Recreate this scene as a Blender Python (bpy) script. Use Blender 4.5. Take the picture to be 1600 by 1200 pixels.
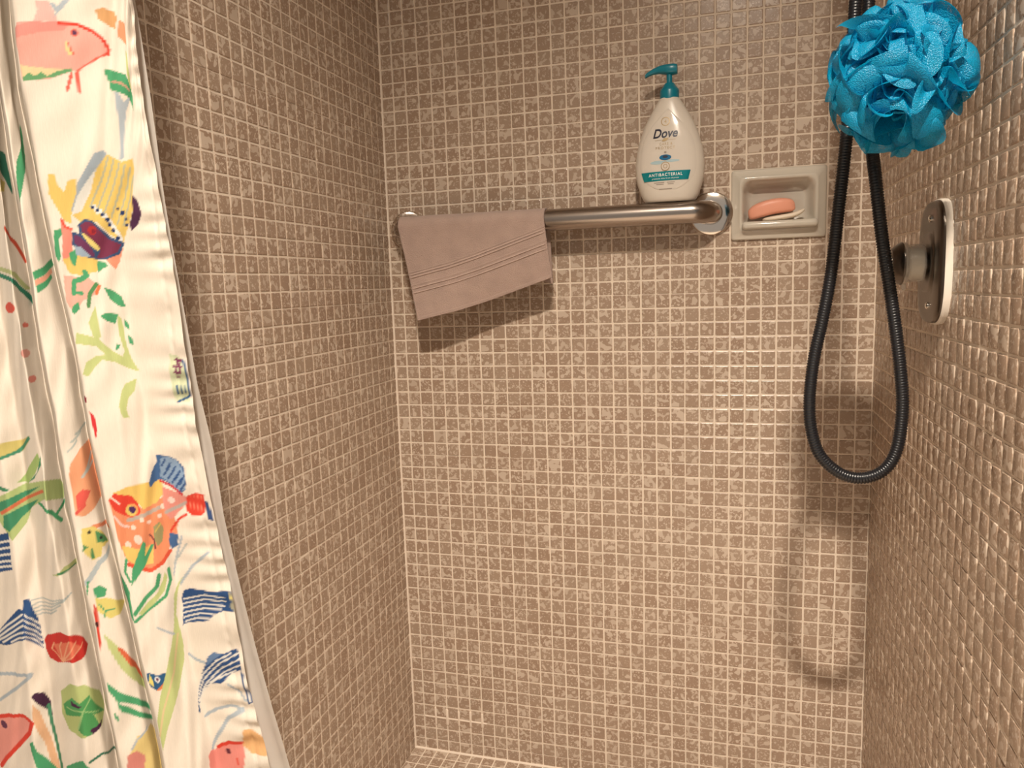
import bpy, bmesh, math, random
import numpy as np
from mathutils import Vector, Matrix, noise as mnoise

for o in list(bpy.data.objects):
    bpy.data.objects.remove(o, do_unlink=True)
scene = bpy.context.scene
C = scene.collection
RNG = np.random.default_rng(7)
random.seed(7)
P = 0.027                      # tile pitch (one inch mosaic plus joint)
FZ = -57 * P                   # floor level in survey coordinates
ZO = 57 * P                    # everything is lifted so that the floor lies at z = 0

# ------------------------------------------------------------------ camera
cam_d = bpy.data.cameras.new('camera')
cam = bpy.data.objects.new('camera', cam_d)
C.objects.link(cam)
CAMR = np.array([[0.961502, -0.274755, -0.004771], [0.272893, 0.952656, 0.134074], [-0.032292, -0.130214, 0.99096]])          # columns: right, forward, up
CAMC = np.array([0.66837, -1.43682, -0.51552])
FPX = 1168.76
cam_d.sensor_width = 36.0
cam_d.lens = FPX / 1600.0 * 36.0
cam_d.clip_start = 0.02
m = Matrix.Identity(4)
for i in range(3):
    m[i][0] = CAMR[i, 0]; m[i][1] = CAMR[i, 2]; m[i][2] = -CAMR[i, 1]
    m[i][3] = CAMC[i] + (ZO if i == 2 else 0)
cam.matrix_world = m
scene.camera = cam

# ------------------------------------------------------------------ world, lamps, exposure
w = bpy.data.worlds.new('room_light'); scene.world = w
w.use_nodes = True
bgn = w.node_tree.nodes['Background']
bgn.inputs[0].default_value = (1.0, 0.88, 0.76, 1)
bgn.inputs[1].default_value = 0.40

LAMP = (0.74, -1.80, 0.835)
sp = bpy.data.lights.new('downlight', 'SPOT')
sp.energy = 820.0
sp.color = (1.0, 0.868, 0.72)
sp.spot_size = math.radians(145)
sp.spot_blend = 1.0
sp.shadow_soft_size = 0.075
spo = bpy.data.objects.new('downlight', sp); C.objects.link(spo)
spo.location = (LAMP[0], LAMP[1], LAMP[2] + ZO)
spo.rotation_euler = (0, 0, 0)

scene.view_settings.view_transform = 'Standard'
scene.view_settings.look = 'None'
scene.view_settings.gamma = 1.0
scene.view_settings.use_curve_mapping = False
scene.view_settings.exposure = 0.0

# ------------------------------------------------------------------ helpers
def lin(c):
    return tuple((v/255/12.92 if v/255 <= 0.04045 else ((v/255+0.055)/1.055)**2.4) for v in c)

def new_mat(name):
    mt = bpy.data.materials.new(name); mt.use_nodes = True
    nt = mt.node_tree
    return mt, nt, nt.nodes['Principled BSDF']

def sset(b, **kw):
    names = {'color': 'Base Color', 'rough': 'Roughness', 'metal': 'Metallic', 'spec': 'Specular IOR Level',
             'trans': 'Transmission Weight', 'ior': 'IOR', 'sheen': 'Sheen Weight', 'coat': 'Coat Weight',
             'coatr': 'Coat Roughness', 'sss': 'Subsurface Weight', 'aniso': 'Anisotropic', 'alpha': 'Alpha'}
    for k, v in kw.items():
        i = b.inputs[names[k]]
        i.default_value = (*v, 1) if k == 'color' else v

def pmat(name, color, rough=0.5, metal=0.0, bump=0.0, bscale=200.0, var=0.0, vscale=30.0, **kw):
    """principled material with procedural colour variation and fine relief"""
    mt, nt, b = new_mat(name)
    sset(b, color=color, rough=rough, metal=metal, **kw)
    N, L = nt.nodes, nt.links
    tc = N.new('ShaderNodeTexCoord')
    if var > 0:
        n = N.new('ShaderNodeTexNoise'); n.inputs['Scale'].default_value = vscale; n.inputs['Detail'].default_value = 4
        L.new(tc.outputs['Object'], n.inputs['Vector'])
        mx = N.new('ShaderNodeMix'); mx.data_type = 'RGBA'
        mx.inputs['A'].default_value = (*[c*(1-var) for c in color], 1)
        mx.inputs['B'].default_value = (*[min(1, c*(1+var)) for c in color], 1)
        L.new(n.outputs['Fac'], mx.inputs['Factor']); L.new(mx.outputs['Result'], b.inputs['Base Color'])
    if bump > 0:
        n = N.new('ShaderNodeTexNoise'); n.inputs['Scale'].default_value = bscale; n.inputs['Detail'].default_value = 3
        L.new(tc.outputs['Object'], n.inputs['Vector'])
        bp = N.new('ShaderNodeBump'); bp.inputs['Strength'].default_value = 1.0; bp.inputs['Distance'].default_value = bump
        L.new(n.outputs['Fac'], bp.inputs['Height']); L.new(bp.outputs['Normal'], b.inputs['Normal'])
    return mt

def link(o, parent=None):
    C.objects.link(o)
    if parent is not None: o.parent = parent
    return o

def mesh_obj(name, V, F, mat, parent=None, smooth=True):
    me = bpy.data.meshes.new(name)
    me.from_pydata([tuple(map(float, v)) for v in V], [], [tuple(map(int, f)) for f in F])
    me.update()
    if smooth: me.shade_smooth()
    if mat is not None: me.materials.append(mat)
    return link(bpy.data.objects.new(name, me), parent)

def bm_obj(name, bm, mat, parent=None, smooth=True, angle=None):
    bmesh.ops.recalc_face_normals(bm, faces=bm.faces[:])
    me = bpy.data.meshes.new(name); bm.to_mesh(me); bm.free()
    if smooth: me.shade_smooth()
    if angle is not None and smooth: me.set_sharp_from_angle(angle=math.radians(angle))
    me.materials.append(mat)
    return link(bpy.data.objects.new(name, me), parent)

def tag(o, label=None, cat=None, group=None, kind=None):
    if label: o['label'] = label
    if cat: o['category'] = cat
    if group: o['group'] = group
    if kind: o['kind'] = kind
    return o

def thing(name, label, cat, loc=(0, 0, 0), group=None):
    o = bpy.data.objects.new(name, None); C.objects.link(o)
    o.location = loc; o.empty_display_size = 0.05
    return tag(o, label, cat, group)

def grid_faces(nu, nv, cu=False, off=0):
    F = []
    for i in range(nu if cu else nu-1):
        for j in range(nv-1):
            a = i*nv+j; b = ((i+1) % nu)*nv+j
            F.append((a+off, b+off, b+1+off, a+1+off))
    return F

def lathe(name, prof, mat, parent=None, axis='Z', origin=(0, 0, 0), seg=40, caps=True, angle=40):
    """prof: list of (radius, height)"""
    bm = bmesh.new(); rings = []
    for r, h in prof:
        ring = []
        for k in range(seg):
            a = 2*math.pi*k/seg; c, s = r*math.cos(a), r*math.sin(a)
            v = {'Z': (c, s, h), 'X': (h, c, s), 'Y': (c, h, s)}[axis]
            ring.append(bm.verts.new((v[0]+origin[0], v[1]+origin[1], v[2]+origin[2])))
        rings.append(ring)
    for a, b in zip(rings, rings[1:]):
        for k in range(seg):
            bm.faces.new((a[k], a[(k+1) % seg], b[(k+1) % seg], b[k]))
    if caps:
        bm.faces.new(rings[0]); bm.faces.new(rings[-1])
    return bm_obj(name, bm, mat, parent, True, angle)

def frames(pts):
    pts = [Vector(p) for p in pts]; T = []
    for i in range(len(pts)):
        T.append((pts[min(i+1, len(pts)-1)]-pts[max(i-1, 0)]).normalized())
    n = Vector((0, 1, 0)) if abs(T[0].y) < 0.9 else Vector((1, 0, 0))
    n = (n - T[0]*n.dot(T[0])).normalized(); out = []
    for t in T:
        n = (n - t*n.dot(t)).normalized(); out.append((t, n, t.cross(n)))
    return pts, out

def sweep(name, pts, rad, mat, parent=None, seg=20, angle=50):
    """tube along a polyline; rad is a number or a list"""
    pts, fr = frames(pts); V = []
    for i, (p, (t, n, b)) in enumerate(zip(pts, fr)):
        r = rad[i] if hasattr(rad, '__len__') else rad
        for k in range(seg):
            a = 2*math.pi*k/seg
            V.append(p + n*(r*math.cos(a)) + b*(r*math.sin(a)))
    F = []
    for i in range(len(pts)-1):
        for k in range(seg):
            F.append((i*seg+k, i*seg+(k+1) % seg, (i+1)*seg+(k+1) % seg, (i+1)*seg+k))
    F.append(tuple(range(seg))[::-1]); F.append(tuple((len(pts)-1)*seg+k for k in range(seg)))
    o = mesh_obj(name, V, F, mat, parent)
    o.data.set_sharp_from_angle(angle=math.radians(angle))
    return o

def catmull(pts, n):
    pts = [np.array(p, float) for p in pts]
    ext = [2*pts[0]-pts[1]] + pts + [2*pts[-1]-pts[-2]]
    out = []
    for i in range(1, len(ext)-2):
        p0, p1, p2, p3 = ext[i-1:i+3]
        for k in range(n):
            t = k/n
            out.append(0.5*((2*p1)+(-p0+p2)*t+(2*p0-5*p1+4*p2-p3)*t*t+(-p0+3*p1-3*p2+p3)*t**3))
    out.append(ext[-2]); return out

def resample(pts, step):
    pts = np.array(pts); d = np.r_[0, np.cumsum(np.linalg.norm(np.diff(pts, axis=0), axis=1))]
    n = int(d[-1]/step)+1; s = np.linspace(0, d[-1], n)
    return np.stack([np.interp(s, d, pts[:, i]) for i in range(3)], 1)

def rbox(bm, x0, x1, y0, y1, z0, z1, r=0.003, seg=3):
    b2 = bmesh.new()
    bmesh.ops.create_cube(b2, size=1.0)
    for v in b2.verts:
        v.co = ((x0+x1)/2+v.co.x*(x1-x0), (y0+y1)/2+v.co.y*(y1-y0), (z0+z1)/2+v.co.z*(z1-z0))
    if r > 0:
        bmesh.ops.bevel(b2, geom=b2.edges[:], offset=r, segments=seg, profile=0.5, affect='EDGES')
    me = bpy.data.meshes.new('tmp'); b2.to_mesh(me); b2.free(); bm.from_mesh(me); bpy.data.meshes.remove(me)

# ------------------------------------------------------------------ materials
def tile_material():
    mt, nt, b = new_mat('speckled_mosaic'); N, L = nt.nodes, nt.links
    def node(t, **kw):
        n = N.new(t)
        for k, v in kw.items(): setattr(n, k, v)
        return n
    geo = node('ShaderNodeNewGeometry')
    sc = node('ShaderNodeVectorMath', operation='SCALE'); sc.inputs['Scale'].default_value = 1/P
    L.new(geo.outputs['Position'], sc.inputs[0])
    fl = node('ShaderNodeVectorMath', operation='FLOOR'); L.new(sc.outputs[0], fl.inputs[0])
    wn = node('ShaderNodeTexWhiteNoise', noise_dimensions='3D'); L.new(fl.outputs[0], wn.inputs['Vector'])
    of = node('ShaderNodeVectorMath', operation='SCALE'); of.inputs['Scale'].default_value = 9.0
    L.new(wn.outputs['Color'], of.inputs[0])
    co = node('ShaderNodeVectorMath', operation='ADD')
    L.new(geo.outputs['Position'], co.inputs[0]); L.new(of.outputs[0], co.inputs[1])
    sep = node('ShaderNodeSeparateColor'); L.new(wn.outputs['Color'], sep.inputs[0])
    def noise(scale, detail, dist=0.0, rough=0.5):
        n = node('ShaderNodeTexNoise'); n.inputs['Scale'].default_value = scale
        n.inputs['Detail'].default_value = detail; n.inputs['Distortion'].default_value = dist
        n.inputs['Roughness'].default_value = rough
        L.new(co.outputs[0], n.inputs['Vector']); return n.outputs['Fac']
    def math_(op, a, bv=None, cv=None, clamp=False):
        n = node('ShaderNodeMath', operation=op); n.use_clamp = clamp
        for i, v in enumerate((a, bv, cv)):
            if v is None: continue
            if isinstance(v, (int, float)): n.inputs[i].default_value = v
            else: L.new(v, n.inputs[i])
        return n.outputs[0]
    def rng(v, a, b_, c, d, mode='SMOOTHSTEP'):
        n = node('ShaderNodeMapRange', interpolation_type=mode)
        for k, x in zip(('From Min', 'From Max', 'To Min', 'To Max'), (a, b_, c, d)):
            if isinstance(x, (int, float)): n.inputs[k].default_value = x
            else: L.new(x, n.inputs[k])
        L.new(v, n.inputs['Value']); return n.outputs['Result']
    # big blotches
    th = math_('MULTIPLY_ADD', sep.outputs[0], 0.14, 0.525)
    big = rng(noise(105, 0.2, 0.3), th, math_('ADD', th, 0.05), 0, 1)
    th2 = math_('MULTIPLY_ADD', sep.outputs[1], 0.11, 0.572)
    mid = rng(noise(260, 0.0, 0.2), th2, math_('ADD', th2, 0.06), 0, 0.9)
    vo = node('ShaderNodeTexVoronoi'); vo.inputs['Scale'].default_value = 330
    L.new(co.outputs[0], vo.inputs['Vector'])
    sm = rng(vo.outputs['Distance'], 0.20, 0.38, 0.6, 0.0)
    patch = rng(noise(90, 0.0), 0.45, 0.60, 0.0, 1.0)
    sm = math_('MULTIPLY', sm, patch)
    spots = math_('MAXIMUM', math_('MAXIMUM', big, mid), sm)
    spots = math_('MULTIPLY', spots, math_('MULTIPLY_ADD', sep.outputs[2], 0.35, 0.65))
    # base tone differs from tile to tile
    base = node('ShaderNodeMix', data_type='RGBA')
    base.inputs['A'].default_value = (0.345, 0.243, 0.175, 1); base.inputs['B'].default_value = (0.385, 0.287, 0.213, 1)
    wn2 = node('ShaderNodeTexWhiteNoise', noise_dimensions='4D'); wn2.inputs['W'].default_value = 3.3
    L.new(fl.outputs[0], wn2.inputs['Vector']); L.new(wn2.outputs['Value'], base.inputs['Factor'])
    fine = node('ShaderNodeMix', data_type='RGBA', blend_type='MULTIPLY'); fine.inputs['Factor'].default_value = 0.35
    cr = node('ShaderNodeValToRGB'); cr.color_ramp.elements[0].position = 0.3; cr.color_ramp.elements[1].position = 0.7
    cr.color_ramp.elements[0].color = (0.75, 0.75, 0.75, 1); cr.color_ramp.elements[1].color = (1, 1, 1, 1)
    L.new(noise(700, 2.0), cr.inputs[0]); L.new(base.outputs['Result'], fine.inputs['A']); L.new(cr.outputs[0], fine.inputs['B'])
    mx = node('ShaderNodeMix', data_type='RGBA')
    L.new(spots, mx.inputs['Factor']); L.new(fine.outputs['Result'], mx.inputs['A'])
    mx.inputs['B'].default_value = (0.575, 0.475, 0.385, 1)
    L.new(mx.outputs['Result'], b.inputs['Base Color'])
    sset(b, rough=0.27, spec=0.42)
    bp = node('ShaderNodeBump'); bp.inputs['Distance'].default_value = 0.0006; bp.inputs['Strength'].default_value = 0.28
    L.new(noise(70, 2.0), bp.inputs['Height']); L.new(bp.outputs[0], b.inputs['Normal'])
    return mt

M_TILE = tile_material()
M_GROUT = pmat('cream_grout', (0.76, 0.65, 0.535), 0.85, bump=0.0006, bscale=900, var=0.10, vscale=25)
M_CAULK = pmat('corner_caulk', (0.78, 0.67, 0.56), 0.5, bump=0.0004, bscale=300)
M_PLASTER = pmat('painted_ceiling', (0.72, 0.66, 0.58), 0.9, bump=0.0008, bscale=120)
M_STEEL = pmat('satin_stainless', (0.40, 0.35, 0.315), 0.23, 1.0, bump=0.00003, bscale=900)
M_STEELP = pmat('polished_stainless', (0.74, 0.68, 0.62), 0.10, 1.0, bump=0.00005, bscale=120)
M_CHROME = pmat('worn_chrome', (0.17, 0.148, 0.13), 0.28, 1.0, bump=0.0002, bscale=60)
M_RIM = pmat('pale_rim_metal', (0.72, 0.66, 0.58), 0.35, 0.0, bump=0.0003, bscale=80)
M_CHROMEB = pmat('bright_chrome', (0.8, 0.77, 0.72), 0.08, 1.0, bump=0.00005, bscale=80)
M_RUBBER = pmat('black_hose_plastic', (0.008, 0.009, 0.012), 0.32, bump=0.0001, bscale=500)
M_CERAMIC = pmat('glazed_ceramic', (0.56, 0.515, 0.44), 0.13, bump=0.0003, bscale=40, coat=0.4)
M_PINK = pmat('pink_soap', (0.80, 0.36, 0.25), 0.42, bump=0.0006, bscale=90, var=0.07, sss=0.0)
M_WSOAP = pmat('white_soap', (0.78, 0.68, 0.55), 0.45, bump=0.0006, bscale=90, var=0.05)
M_TOWEL = pmat('mauve_terry', (0.46, 0.335, 0.285), 0.95, bump=0.0022, bscale=650, var=0.16, vscale=35, sheen=0.25)
M_TOWELB = pmat('mauve_terry_band', (0.60, 0.46, 0.40), 0.85, bump=0.0004, bscale=900, var=0.06, sheen=0.15)
M_WHITE = pmat('white_bottle_plastic', (0.66, 0.605, 0.53), 0.30, bump=0.0002, bscale=30)
M_LABELW = pmat('white_label_film', (0.67, 0.615, 0.545), 0.16, bump=0.0001, bscale=60)
M_TEAL = pmat('teal_pump_plastic', (0.004, 0.19, 0.265), 0.30, bump=0.0002, bscale=60)
M_TEALR = pmat('teal_foil_ribbon', (0.01, 0.27, 0.31), 0.18, metal=0.35, bump=0.0001, bscale=50)
M_INK = pmat('navy_ink', (0.012, 0.012, 0.035), 0.4, bump=0.00005)
M_GOLD = pmat('gold_ink', (0.40, 0.29, 0.15), 0.35, metal=0.3, bump=0.00005)
M_GREYINK = pmat('grey_ink', (0.33, 0.28, 0.24), 0.5, bump=0.00005)
M_BLUE = pmat('blue_ink', (0.0, 0.13, 0.30), 0.3, bump=0.00005)
M_LBLUE = pmat('pale_blue_ink', (0.40, 0.55, 0.60), 0.3, bump=0.00005)
M_WINK = pmat('white_ink', (0.85, 0.85, 0.82), 0.4, bump=0.00005)
M_CORD = pmat('white_cord', (0.75, 0.72, 0.66), 0.8, bump=0.0005, bscale=700)

def clear_plastic():
    mt, nt, b = new_mat('clear_acrylic'); N, L = nt.nodes, nt.links
    sset(b, color=(0.80, 0.76, 0.68), rough=0.07, alpha=0.38, spec=0.8)
    tc = N.new('ShaderNodeTexCoord'); n = N.new('ShaderNodeTexNoise'); n.inputs['Scale'].default_value = 130
    L.new(tc.outputs['Object'], n.inputs['Vector'])
    bp = N.new('ShaderNodeBump'); bp.inputs['Distance'].default_value = 0.0006
    L.new(n.outputs['Fac'], bp.inputs['Height']); L.new(bp.outputs[0], b.inputs['Normal'])
    return mt
M_CLEAR = clear_plastic()
M_SATIN = pmat('pale_knob_core', (0.85, 0.80, 0.70), 0.22, 0.15, bump=0.0004, bscale=150)

def emit_mat(name, col, st):
    mt, nt, b = new_mat(name)
    b.inputs['Emission Color'].default_value = (*col, 1); b.inputs['Emission Strength'].default_value = st
    return mt
M_BULB = emit_mat('lamp_diffuser', (1.0, 0.78, 0.58), 6.0)

# ------------------------------------------------------------------ the stall: walls, floor, ceiling
XR = 0.920                       # face of the right wall
DEPTH = 30                       # tiles from the back wall to the stall opening
S_T, G_T, G_S = 0.0244, 0.0027, 0.0015   # tile, joint, joint between two mosaic sheets
ROW0, ROW1 = -31, 57
CEIL = 31 * P

def tile_mesh(name, h, flat=True):
    c = 0.0011
    def ring(hh, z, cc):
        return [(hh-cc, -hh, z), (hh, -hh+cc, z), (hh, hh-cc, z), (hh-cc, hh, z),
                (-hh+cc, hh, z), (-hh, hh-cc, z), (-hh, -hh+cc, z), (-hh+cc, -hh, z)]
    V = ring(h, -0.0012, c) + ring(h-0.0001, 0.0005, c) + ring(h-0.0011, 0.00095, c)
    F = []
    for r in range(2):
        for k in range(8):
            F.append((r*8+k, r*8+(k+1) % 8, (r+1)*8+(k+1) % 8, (r+1)*8+k))
    F.append(tuple(16+k for k in range(8)))
    me = bpy.data.meshes.new(name); me.from_pydata(V, [], F); me.update()
    if not flat: me.shade_smooth()
    me.materials.append(M_TILE)
    return me, np.array(V), F
TVARS = {f: [tile_mesh('tile', S_T/2-d, f) for d in (0.0, 0.00015, 0.0003)] for f in (True, False)}

def pos1d(i, phase):
    """centre of tile i along a course laid in sheets of twelve"""
    k = (i - phase) % 12; s = (i - phase)//12
    return (s*12+phase)*P + G_S/2 + k*(S_T+G_T) + S_T/2

def project(pt):
    d = (np.asarray(pt)-CAMC) @ CAMR
    return np.stack([800+FPX*d[..., 0]/d[..., 1], 600-FPX*d[..., 2]/d[..., 1]], -1), d[..., 1]

def lay_tiles(parent, cells, O, A, B, Nn, pha, phb, tilt, nsingle, visible, flat=True):
    """cells: (i, j); O origin; A, B in-plane axes; Nn outward normal.
    The tiles that show largest are objects of their own, the rest one joined part."""
    O, A, B, Nn = map(np.array, (O, A, B, Nn))
    sheet = {}; T = []; TVAR = TVARS[flat]
    sgn = 1.0 if np.dot(np.cross(A, B), Nn) > 0 else -1.0      # keep the frame right-handed
    for i, j in cells:
        key = ((i-pha)//12, (j-phb)//12)
        if key not in sheet: sheet[key] = RNG.uniform(-0.00045, 0.00045, 2)
        d = sheet[key] + RNG.uniform(-0.00012, 0.00012, 2)
        ta, tb, tn = RNG.normal(0, tilt), RNG.normal(0, tilt), RNG.normal(0, 0.004)
        c = O + A*(pos1d(i, pha)+d[0]) + B*(pos1d(j, phb)+d[1]) + Nn*RNG.uniform(-0.0001, 0.0002)
        R0 = np.stack([A*sgn, B, Nn], 1)
        Rt = np.array(Matrix.Rotation(ta, 3, 'X') @ Matrix.Rotation(tb, 3, 'Y') @ Matrix.Rotation(tn, 3, 'Z'))
        h = S_T/2
        q, dep = project(np.array([c+A*h+B*h, c-A*h+B*h, c-A*h-B*h, c+A*h-B*h]))
        area = 0.0
        if (dep > 0.05).all() and (q[:, 0] > 0).all() and (q[:, 0] < 1600).all() and (q[:, 1] > 0).all() and (q[:, 1] < 1200).all() and visible(q.mean(0)):
            area = 0.5*abs(sum(q[k, 0]*q[(k+1) % 4, 1]-q[(k+1) % 4, 0]*q[k, 1] for k in range(4)))
        T.append((area, c, R0 @ Rt, int(RNG.integers(0, 3))))
    T.sort(key=lambda t: -t[0])
    n = 0
    while n < min(nsingle, len(T)) and T[n][0] > 0: n += 1
    for area, c, R, v in T[:n]:
        o = bpy.data.objects.new('tile', TVAR[v][0]); C.objects.link(o); o.parent = parent
        o.location = c; o.rotation_euler = Matrix(R.tolist()).to_euler()
    V, F, off = [], [], 0
    for area, c, R, v in T[n:]:
        V.append(TVAR[v][1] @ R.T + c)
        F.extend([tuple(x+off for x in f) for f in TVAR[v][2]]); off += len(TVAR[v][1])
    if V:
        rest = mesh_obj('tiles', np.concatenate(V), F, M_TILE, parent, not flat)
        rest['kind'] = 'stuff'

def slab(name, boxes, mat):
    bm = bmesh.new()
    for bx in boxes: rbox(bm, *bx, r=0)
    return tag(bm_obj(name, bm, mat, None, False), kind='structure')

ZT, ZB = CEIL, FZ
TH = 0.08
# soap dish opening in the back wall
DX0, DX1, DZ0, DZ1 = 0.692, 0.820, -0.4315, -0.342
wall_back = slab('wall_back', [(-TH, DX0, 0, TH, ZB-0.05, ZT), (DX1, XR+TH, 0, TH, ZB-0.05, ZT),
                               (DX0, DX1, 0, TH, ZB-0.05, DZ0), (DX0, DX1, 0, TH, DZ1, ZT)], M_GROUT)
tag(wall_back, 'tan speckled mosaic back wall behind the grab bar and soap dish')
wall_left = slab('wall_left', [(-TH, 0, -DEPTH*P, 0, ZB-0.05, ZT)], M_GROUT)
tag(wall_left, 'tan speckled mosaic side wall beside the fish print curtain')
wall_right = slab('wall_right', [(XR, XR+TH, -DEPTH*P, 0, ZB-0.05, ZT)], M_GROUT)
tag(wall_right, 'tan glossy mosaic side wall carrying the shower valve')
floor = slab('floor', [(-0.9, 2.0, -2.7, 0, ZB-0.05, ZB)], M_GROUT)
tag(floor, 'tan mosaic shower floor')
ceiling = slab('ceiling', [(-0.9, 2.0, -2.7, TH, ZT, ZT+0.05)], M_PLASTER)
tag(ceiling, 'cream painted ceiling above the shower')

def vis_back(q): return True
liner_line = lambda y: np.interp(y, [0, 320, 600, 900, 1200], [211, 262, 308, 377, 456])
cells = [(i, j) for i in range(34) for j in range(ROW0, ROW1) if not (25 <= i <= 30 and 12 <= j <= 15)]
# rows count downward from the reference row, so the second axis points down
lay_tiles(wall_back, cells, (0, 0, 0), (1, 0, 0), (0, 0, -1), (0, -1, 0), 10, 8, 0.006, 300, vis_back)
cells = [(i, j) for i in range(DEPTH) for j in range(ROW0, ROW1)]
lay_tiles(wall_left, cells, (0, 0, 0), (0, -1, 0), (0, 0, -1), (1, 0, 0), 11, 8, 0.008, 300, lambda q: q[0] > liner_line(q[1])+8)
lay_tiles(wall_right, cells, (XR, 0, 0), (0, -1, 0), (0, 0, -1), (-1, 0, 0), 5, 8, 0.020, 300, lambda q: q[0] > 1490, False)
cells = [(i, j) for i in range(34) for j in range(DEPTH)]
lay_tiles(floor, cells, (0, 0, FZ), (1, 0, 0), (0, -1, 0), (0, 0, 1), 10, 8, 0.006, 120, lambda q: True)

def quarter(name, pts, r, mat):
    return tag(sweep(name, pts, r, mat, None, 10), kind='structure')
# wide light joint where the left and back walls meet, lumpy at the bottom
pts = [(0.0008, -0.0008, z) for z in np.linspace(FZ+0.001, CEIL-0.001, 90)]
quarter('trim_1', pts, [0.0034+0.0009*mnoise.noise(Vector((0, 0, z*30))) for z in np.linspace(FZ, CEIL, 90)], M_CAULK)
tag(bpy.data.objects['trim_1'], 'pale caulk line in the corner of left and back wall')
pts = [(x, -0.0012, FZ+0.0008+0.0015*math.exp(-x*14)) for x in np.linspace(0.001, XR-0.001, 60)]
quarter('trim_2', pts, 0.0034, M_CAULK)
tag(bpy.data.objects['trim_2'], 'pale caulk line between back wall and shower floor')
# thick patched grout low on the back wall
bm = bmesh.new()
for k, c in enumerate((2, 3, 4, 5, 6)):
    x = pos1d(c, 10)-S_T/2-G_T/2
    w_ = (0.0024, 0.0030, 0.0024, 0.0026, 0.0028)[k]
    rbox(bm, x-w_, x+w_, -0.0021, 0.0005, -(54.65-0.06*k)*P, -(53.15+0.05*(k % 3))*P, r=0.0012, seg=2)
zc = -(pos1d(54, 8)-S_T/2-G_T/2)
rbox(bm, 1.0*P, 6.4*P, -0.0020, 0.0005, zc-0.0022, zc+0.0022, r=0.0012, seg=2)
bm_obj('grout_patch', bm, M_CAULK, wall_back)

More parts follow.
